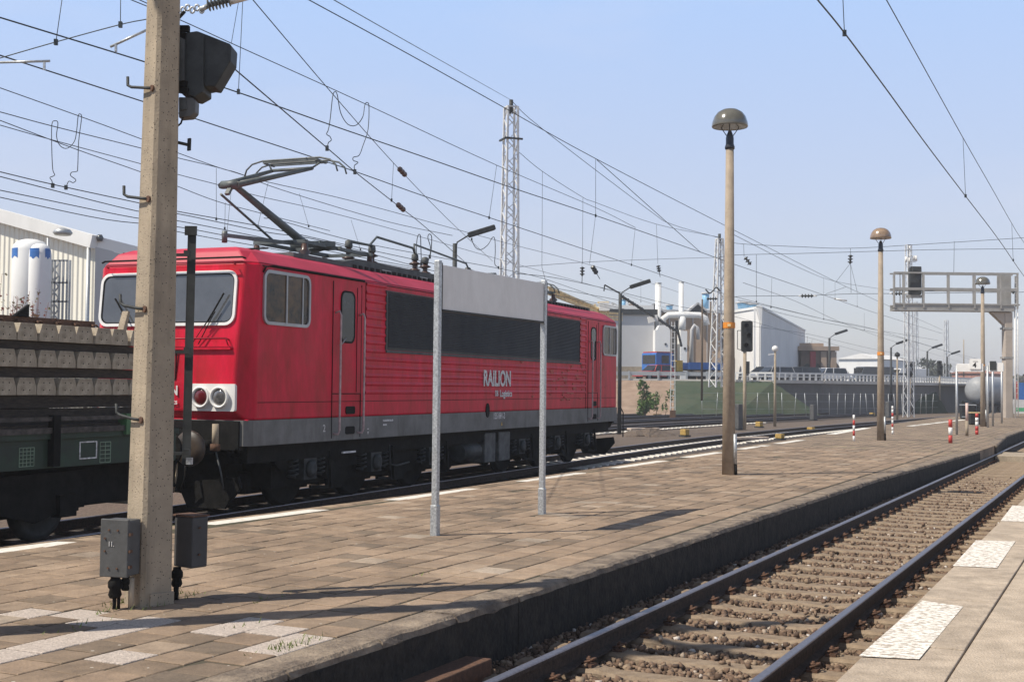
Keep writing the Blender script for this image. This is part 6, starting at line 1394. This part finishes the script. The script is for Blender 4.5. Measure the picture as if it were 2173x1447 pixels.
# =================================================================== overhead wires
WH = 6.02
def path_at(pts, h): return [onz(x, y, h) for x, y in pts]
def smooth(pts, k=5):
    if len(pts) < 3: return pts
    out = []
    P = [pts[0] * 2 - pts[1]] + pts + [pts[-1] * 2 - pts[-2]]
    for i in range(1, len(P) - 2):
        for j in range(k):
            t = j / k; a, b_, c, d = P[i - 1], P[i], P[i + 1], P[i + 2]
            out.append(.5 * ((2 * b_) + (c - a) * t + (2 * a - 5 * b_ + 4 * c - d) * t * t + (3 * b_ - a - 3 * c + d) * t ** 3))
    out.append(pts[-1]); return out
def wire_thing(label, cat='overhead line', name='overhead_line'): return empty(name, label, cat, (0, 0, 0), 0, None)
def W_(parent, name, pts, r): return MB().tube(smooth(pts), r, 5, caps=False).build(name, wirem, parent)
def droppers(parent, pairs, r=.005):
    for a, c in pairs:
        o = MB().tube([a, c], r, 4).build('dropper', wirem, parent); MB().obox(c, (.02, 0, 0), (0, .02, 0), (0, 0, .035)).build('dropper_clamp', wirem, o)
# W2: contact wire the pantograph touches + its messenger
P2 = la(3.5, 0, 0); o = wire_thing('catenary over the red locomotive, touched by its pantograph')
w2 = [(0, 118), (300, 215), (500, 280.6), (738, 359), (907, 419), (1038, 462), (1340, 562), (1531, 622), (1748, 677), (1861, 700), (1990, 722)]
W_(o, 'contact_wire', path_at(w2, WH), .010)
m1 = [(277, 0), (383, 43.5), (500, 96.6), (777, 222), (1054, 351), (1264, 441), (1348, 483)]
W_(o, 'messenger_wire', [onplane(x, y, onz(738, 359, WH), 22) for x, y in m1], .008)
droppers(o, [(onplane(1054, 351, onz(738, 359, WH), 22), onz(1038, 462, WH)), (onplane(1348, 483, onz(738, 359, WH), 22), onz(1340, 562, WH)), (onplane(255.5, -40, onz(738, 359, WH), 22), onz(300, 215, WH))][:2])
# W1: higher line nearer the camera
o = wire_thing('second catenary crossing above the locomotive roof nearer the camera'); w1 = [(0, 38), (307, 132), (506, 197), (700, 265), (900, 333.7), (1093, 401), (1264, 457.7), (1486, 535), (1563, 562.6), (1748, 626), (1861, 665), (2000, 708)]
W_(o, 'contact_wire', path_at(w1, WH), .010); m0 = [(640, -8), (654.6, 0), (870, 117), (1064, 225.5), (1264, 337), (1541, 480), (1772, 597), (1861, 638), (2000, 700)]
PW = onz(1093, 401, WH); mp0 = [onplane(x, y, PW, 25) for x, y in m0]; W_(o, 'messenger_wire', mp0, .009)
droppers(o, [(onplane(1264, 337, PW, 25), onz(1264, 457.7, WH)), (onplane(515, 4, PW, 25), onz(506, 195, WH)), (onplane(1541, 480, PW, 25), onplane(1541, 554, PW, 25)), (onplane(1772, 597, PW, 25), onplane(1772, 634, PW, 25))])
W_(o, 'stay_wire', [onplane(1267, 340, PW, 25), onplane(1486, 535, PW, 25)], .009)
# registration arms at the far left
for nm, pts, lb in (('registration_arm', [(-60, 170), (234, 100), (312, 64)], 'pale steady arm left of the mast holding the upper wire'), ('registration_arm', [(-80, 137), (0, 133), (106, 130)], 'pale steady arm at the left edge holding the lower wire')):
    o = empty(nm, lb, 'steady arm', (0, 0, 0)); Yr_ = 13.0 if 'upper' in lb else 13.9
    pp_ = [at(x, y, Yr_) for x, y in pts[1:]]; MB().cyl(pp_[0], pp_[1], .014, seg=8).build('arm_tube', galv, o)
    cpx = (246, 108) if 'upper' in lb else (94, 147); ct = at(cpx[0], cpx[1] - 14, Yr_); MB().bar(ct, at(cpx[0], cpx[1] + 2, Yr_), .02, .03).build('clamp', galv, o)
# anchored pair with insulators (A above B)
o = wire_thing('anchored wire pair with insulators running steeply down behind the pantograph')
Aw = [(533, -4), (706, 200), (835, 346), (951, 466), (1045, 554)]; Bw = [(485, 136), (695, 315), (757, 368), (836, 430), (900, 480), (985, 555)]
PA = onz(836, 430, WH); fa = lambda x, y: onplane(x, y, PA, 4.4)
W_(o, 'messenger_wire', [fa(*p) for p in Aw], .008); W_(o, 'contact_wire', [fa(*p) for p in Bw], .010); droppers(o, [(fa(835, 346), fa(831, 425))])
def ins_px(parent, p, q, r=.05, n=3, m=insblk):
    d = (q - p); L_ = d.length; mb = MB(); prof = [r * .4]; pts = [p]
    for k in range(n):
        for u, rr in ((.15, .4), (.3, 1), (.5, 1), (.7, .4)): pts.append(p + d * ((k + u) / n)); prof.append(r * rr)
    pts.append(q); prof.append(r * .4); mb.tube(pts, prof, 10); return mb.build('insulator', m, parent)
ins_px(o, fa(847, 358), fa(861, 373), .065, 3, insul); ins_px(o, fa(844, 434), fa(858, 447), .065, 3, insul)
# jumpers
def jumper(label, pts, PP, bearing, r=.009):
    o = empty('jumper_cable', label, 'jumper cable', (0, 0, 0), 0, 'looped jumper cables between the wires'); MB().tube(smooth([onplane(x, y, PP, bearing) for x, y in pts], 4), r, 6).build('cable', wirem, o)
    for x, y in (pts[0], pts[-1]): p = onplane(x, y, PP, bearing); MB().obox(p, (.03, 0, 0), (0, .03, 0), (0, 0, .05)).build('clamp', wirem, o)
jumper('looped jumper cable right of the pantograph head', [(694, 315), (697, 303), (703, 298), (700, 290), (693, 285), (697, 275), (701, 250), (706, 205), (711, 195), (716, 203), (723, 240), (738, 264), (756, 266), (770, 248), (774, 224), (779, 218), (783, 227), (781, 275), (770, 310), (762, 330), (750, 334), (750, 341), (760, 345), (752, 352), (753, 365)], PA, 15)
jumper('looped jumper cable left of the concrete mast', [(112, 394), (110, 384), (106, 377), (116, 372), (112, 360), (110, 320), (110, 265), (117, 257), (123, 262), (120, 290), (128, 310), (143, 315), (158, 300), (163, 275), (166, 246), (171, 243), (173, 252), (167, 300), (165, 355), (163, 364), (152, 366), (150, 373), (161, 382), (155, 388), (146, 385), (140, 398)], at(140, 320, 28), 40)
jumper('pair of tight jumper loops above the roof insulators', [(884, 565), (884, 520), (887, 500), (892, 500), (893, 520), (894, 560)], at(890, 520, 34), 60, .012)
jumper('right tight jumper loop above the roof insulators', [(906, 565), (914, 530), (908, 505), (911, 497), (916, 503), (915, 530), (912, 545)], at(910, 520, 34), 60, .012)
jumper('jumper loop between the floodlight and the tall lattice mast', [(1001, 508), (1008, 524), (1020, 530), (1035, 520), (1045, 504), (1050, 508), (1051, 535), (1050, 560), (1058, 568)], at(1040, 530, 48), 60, .014)
# lines of the sidings
def line(label, cpts, mpts, dr, h=WH, bearing=22, r=.011):
    o = wire_thing(label); W_(o, 'contact_wire', path_at(cpts, h), r); PP = onz(*cpts[len(cpts) // 2], h)
    if mpts: W_(o, 'messenger_wire', [onplane(x, y, PP, bearing) for x, y in mpts], r * .9)
    for (a, c) in dr: droppers(o, [(onplane(*a, PP, bearing), onplane(*c, PP, bearing))], r * .5)
line('siding catenary at the left, first pair below the upper wires', [(0, 365), (109, 391), (290, 430), (372, 448), (560, 482), (726, 518), (950, 566), (1100, 597), (1250, 625), (1330, 640)], [(0, 187), (171, 248), (296, 294), (375, 324), (467, 357), (509, 369), (600, 404), (820, 470), (960, 500)], [((459, 427 - 70), (459, 465)), ((569, 388), (547, 480))])
line('siding catenary at the left, second pair', [(0, 375), (290, 448), (372, 453), (560, 492), (700, 515), (940, 580), (1100, 610), (1300, 655)], [(0, 238), (111, 268), (296, 314), (375, 335), (467, 357), (570, 387), (740, 425), (950, 482), (1090, 520), (1200, 548), (1330, 585), (1440, 620)], [((635, 411), (655, 480)), ((745, 467), (765, 530)), ((1235, 555), (1235, 600)), ((1360, 592), (1360, 640))], bearing=20)
line('siding catenary at the left, third pair', [(0, 404), (290, 463), (372, 468), (560, 505), (760, 545), (1000, 590), (1250, 640)], [(0, 256), (161, 317), (295, 364), (375, 395), (459, 427), (547, 451), (700, 490)], [((478, 430), (477, 485))], bearing=16)
line('siding catenary at the left, fourth pair', [(0, 419), (225, 466), (372, 481), (494, 503), (700, 540), (900, 575)], [(0, 266), (113, 298), (295, 347), (375, 370), (477, 396), (547, 416), (700, 451), (900, 505), (1093, 560), (1300, 618), (1420, 655), (1560, 690)], [((491, 400), (481, 500))], bearing=18)
line('lowest siding catenary behind the pantograph', [(372, 491), (464, 508), (640, 540), (930, 600), (1110, 615), (1250, 640), (1380, 668)], None, [])
line('thin line from the pantograph knee area to the right horizon', [(560, 463), (600, 470), (780, 518), (1100, 578), (1200, 607), (1310, 647)], None, [], h=6.6)
line('pair of far wires running from the nearest lamp to the gantry', [(1566, 637), (1636, 651), (1748, 677), (1861, 700), (1990, 740), (2090, 765)], [(1541, 490), (1600, 520), (1700, 570), (1772, 597), (1861, 612), (1950, 625)], [((1605, 540), (1605, 640)), ((1638, 590), (1636, 652)), ((1748, 590), (1748, 677)), ((1819, 620), (1819, 650)), ((1834, 664), (1834, 700))])
line('lower far wires over the yard right of the nearest lamp', [(1570, 641), (1700, 675), (1830, 700), (1960, 730), (2080, 770)], [(1577, 600), (1690, 640), (1800, 690), (1930, 735), (2060, 775)], [])
line('lowest far wire above the overpass', [(1580, 690), (1720, 710), (1850, 740), (1980, 765), (2090, 785)], None, [])
line('far wire from the tall mast down to the roundhouse', [(1090, 580), (1180, 590), (1300, 616), (1440, 650), (1560, 672), (1700, 712), (1850, 752)], None, [])
# track on the right
o = wire_thing('catenary over the empty near track at the top right'); rr_ = [(1735, 0), (1792.6, 71), (1887, 198), (1964.5, 305), (2048, 415), (2119, 508), (2173, 586), (2230, 660)]; rr_ = [(1650, -105)] + rr_
PRr = onz(1964.5, 305, 6.1); W_(o, 'contact_wire', [onplane(x, y, PRr, 25.3) for x, y in rr_], .010); rm = [(1840, -70), (1888.7, 14), (2043.5, 292.6), (2105, 400), (2147, 474), (2173, 515), (2240, 610)]
W_(o, 'messenger_wire', [onplane(x, y, PRr, 25.3) for x, y in rm], .008); droppers(o, [(onplane(1786, -60, PRr, 25.3), onplane(1792, 71, PRr, 25.3)), (onplane(2043.5, 293, PRr, 25.3), onplane(2049, 416, PRr, 25.3)), (onplane(2147, 474, PRr, 25.3), onplane(2150, 552, PRr, 25.3))])
# long tie wires from the top to the tall mast and on
o = wire_thing('earth wire from the top edge over the tall lattice mast to the second mast', 'earth wire', 'earth_wire')
W_(o, 'wire', [at(690, -10, 22), at(850, 81, 30), at(1083, 212, 60)], .010); W_(o, 'wire', [at(1083, 212, 60), at(1151, 274, 64), at(1377, 446, 76), at(1428, 477, 80), at(1526, 505, 88)], .016)
# rising stay at the far left
o = wire_thing('thin rising stay wire at the top left with two hangers', 'stay wire', 'stay_wire'); W_(o, 'wire', [at(-60, 142, 15), at(0, 124, 15), at(118, 90, 15), at(255, 53, 15), at(315, 41, 15)], .007)
droppers(o, [(at(133, -10, 15), at(118.6, 90, 15)), (at(256, -10, 15), at(255.6, 53, 15))])
o = wire_thing('diagonal pair of stay wires passing behind the top of the concrete mast', 'stay wire', 'stay_wire'); W_(o, 'wire', [at(277, -8, 16), at(330, 16, 16)], .007); W_(o, 'wire', [at(290, -8, 16.3), at(330, 8, 16.3)], .006); W_(o, 'wire', [at(506, 6, 16), at(491, 92, 16)], .004)
# cross-span between the two lattice masts with insulator hangers
o = empty('cross_span', 'sagging cross-span wire with insulators between the two lattice masts', 'cross-span wire', (0, 0, 0))
xs_ = [(1093, 316), (1151, 364), (1237, 419), (1264, 430), (1393, 476), (1528, 504)]; Yx = lambda px: 60 + (px - 1083) / 445 * 28
sp3 = [at(x, y, Yx(x)) for x, y in xs_]; MB().tube(smooth(sp3), .014, 5, caps=False).build('span_wire', wirem, o)
MB().tube(smooth([at(x, y, Yx(x)) for x, y in [(1093, 567), (1250, 556), (1400, 550), (1528, 546)]]), .012, 5, caps=False).build('lower_span_wire', wirem, o)
for pts, i0, i1 in (([(1151, 364), (1150, 567), (1158, 597)], None, None), ([(1237, 419), (1236, 560)], (1236, 562), (1235, 600)), ([(1264, 430), (1264, 457), (1251, 560)], (1255, 562), (1273, 592)), ([(1393, 476), (1396, 560)], (1396, 560), (1401, 588))):
    MB().tube([at(x, y, Yx(x)) for x, y in pts], .010, 4).build('hanger', wirem, o)
    if i0: p, q_ = at(*i0, Yx(i0[0])), at(*i1, Yx(i1[0])); ins_px(o, p.lerp(q_, .12), p.lerp(q_, .62), .14, 3); MB().tube([p.lerp(q_, .6), q_], .02, 5).build('hanger_rod', wirem, o)
# far cross-span in front of the gantry
o = empty('cross_span', 'long far cross-span with insulators from the nearest lamp to the gantry', 'cross-span wire', (0, 0, 0)); YS = 84
for nm, pts in (('upper_span_wire', [(1540, 512), (1578, 518), (1700, 524), (1805, 527), (1950, 519), (2173, 504.7), (2260, 499)]), ('middle_span_wire', [(1525, 546), (1568, 541), (1700, 538), (1805, 535), (1985, 530), (2173, 528), (2260, 527)]), ('lower_span_wire', [(1530, 636), (1570, 629), (1698, 627.6), (1806, 623.6), (1887, 623), (2173, 620), (2260, 619)])):
    MB().tube(smooth([at(x, y, YS) for x, y in pts]), .016, 5, caps=False).build(nm, wirem, o)
for a, c in (((1578, 518), (1579, 545)), ((1805, 527), (1805, 540)), ((2025, 512), (2024, 580)), ((1605, 541), (1605, 628)), ((1805, 560), (1806, 622))): MB().cyl(at(*a, YS), at(*c, YS), .014, seg=5).build('hanger', wirem, o)
for a, c in (((1581, 546), (1593, 562)), ((1805, 541), (1804, 560))): ins_px(o, at(*a, YS), at(*c, YS), .17, 3)
for a in ((1700, 628), (1893, 623), (2128, 620)): p = at(a[0], a[1], YS); q_ = at(a[0] + 26, a[1], YS); ins_px(o, p, q_, .13, 4, dkgrey); MB().cyl(at(a[0] - 5, a[1], YS), p, .05, seg=6).build('fitting', white, o); MB().cyl(q_, at(a[0] + 33, a[1], YS), .05, seg=6).build('fitting', white, o)
for a, c in (((1803, 561), (1775, 597)), ((1805, 561), (1819, 619)), ((1795, 609), (1752, 624))): MB().cyl(at(*a, YS), at(*c, YS), .012, seg=5).build('bridle', wirem, o)
MB().cyl(at(1770, 634, YS), at(1797, 638, YS), .05, seg=8).build('steady_arm', white, o)
# insulator at the very top beside the mast
o = empty('strain_insulator', 'ribbed strain insulator with shackles at the top right of the concrete mast', 'insulator', (0, 0, 0)); YI = 14.5
ins_px(o, at(440, 12, YI), at(490, 0, YI), .075, 7, mat('grey_green_insulator', (.12, .13, .13), .4, var=.2)); MB().cyl(at(488, 1, YI), at(560, -14, YI), .055, .03, 10).build('end_cap', white, o)
q = MB()
for k in range(5): p = at(388 + k * 10, 22 - (k % 2) * 5, YI); q.tube([p + Vector((.025 * math.cos(t), .0, .035 * math.sin(t))) for t in [j * .7 for j in range(10)]], .012, 5)
q.cyl(at(425, 22, YI), at(442, 13, YI), .03, seg=8); q.build('shackles', galv, o); MB().cyl(at(378, 40, YI), at(392, 25, YI), .02, seg=6).build('stay_rod', blk, o)
# roof cable behind second mast
o = empty('strut_insulator', 'grey cantilever insulator on the second lattice mast', 'insulator', (0, 0, 0)); ins_px(o, at(1500, 634, 86), at(1522, 634, 86), .12, 4, dkgrey); MB().tube(smooth([at(x, y, 86) for x, y in [(1497, 614), (1506, 622), (1514, 616), (1520, 610), (1528, 618)]]), .05, 6).build('bracket', dkgrey, o)

# ------------------------------------------------------------------ spring haze
hm = bpy.data.materials.new('spring_haze'); hm.use_nodes = True; ht = hm.node_tree; ht.nodes.remove(ht.nodes['Principled BSDF'])
pv = ht.nodes.new('ShaderNodeVolumePrincipled'); pv.inputs['Color'].default_value = (.93, .95, 1, 1); pv.inputs['Density'].default_value = .0009; pv.inputs['Anisotropy'].default_value = .2
ht.links.new(pv.outputs[0], ht.nodes['Material Output'].inputs['Volume'])
hz = MB().box(-1600, 1600, -70, 3100, -1.5, 26).build('haze', hm); tag(hz, 'thin pale spring haze over the yard', kind='stuff')
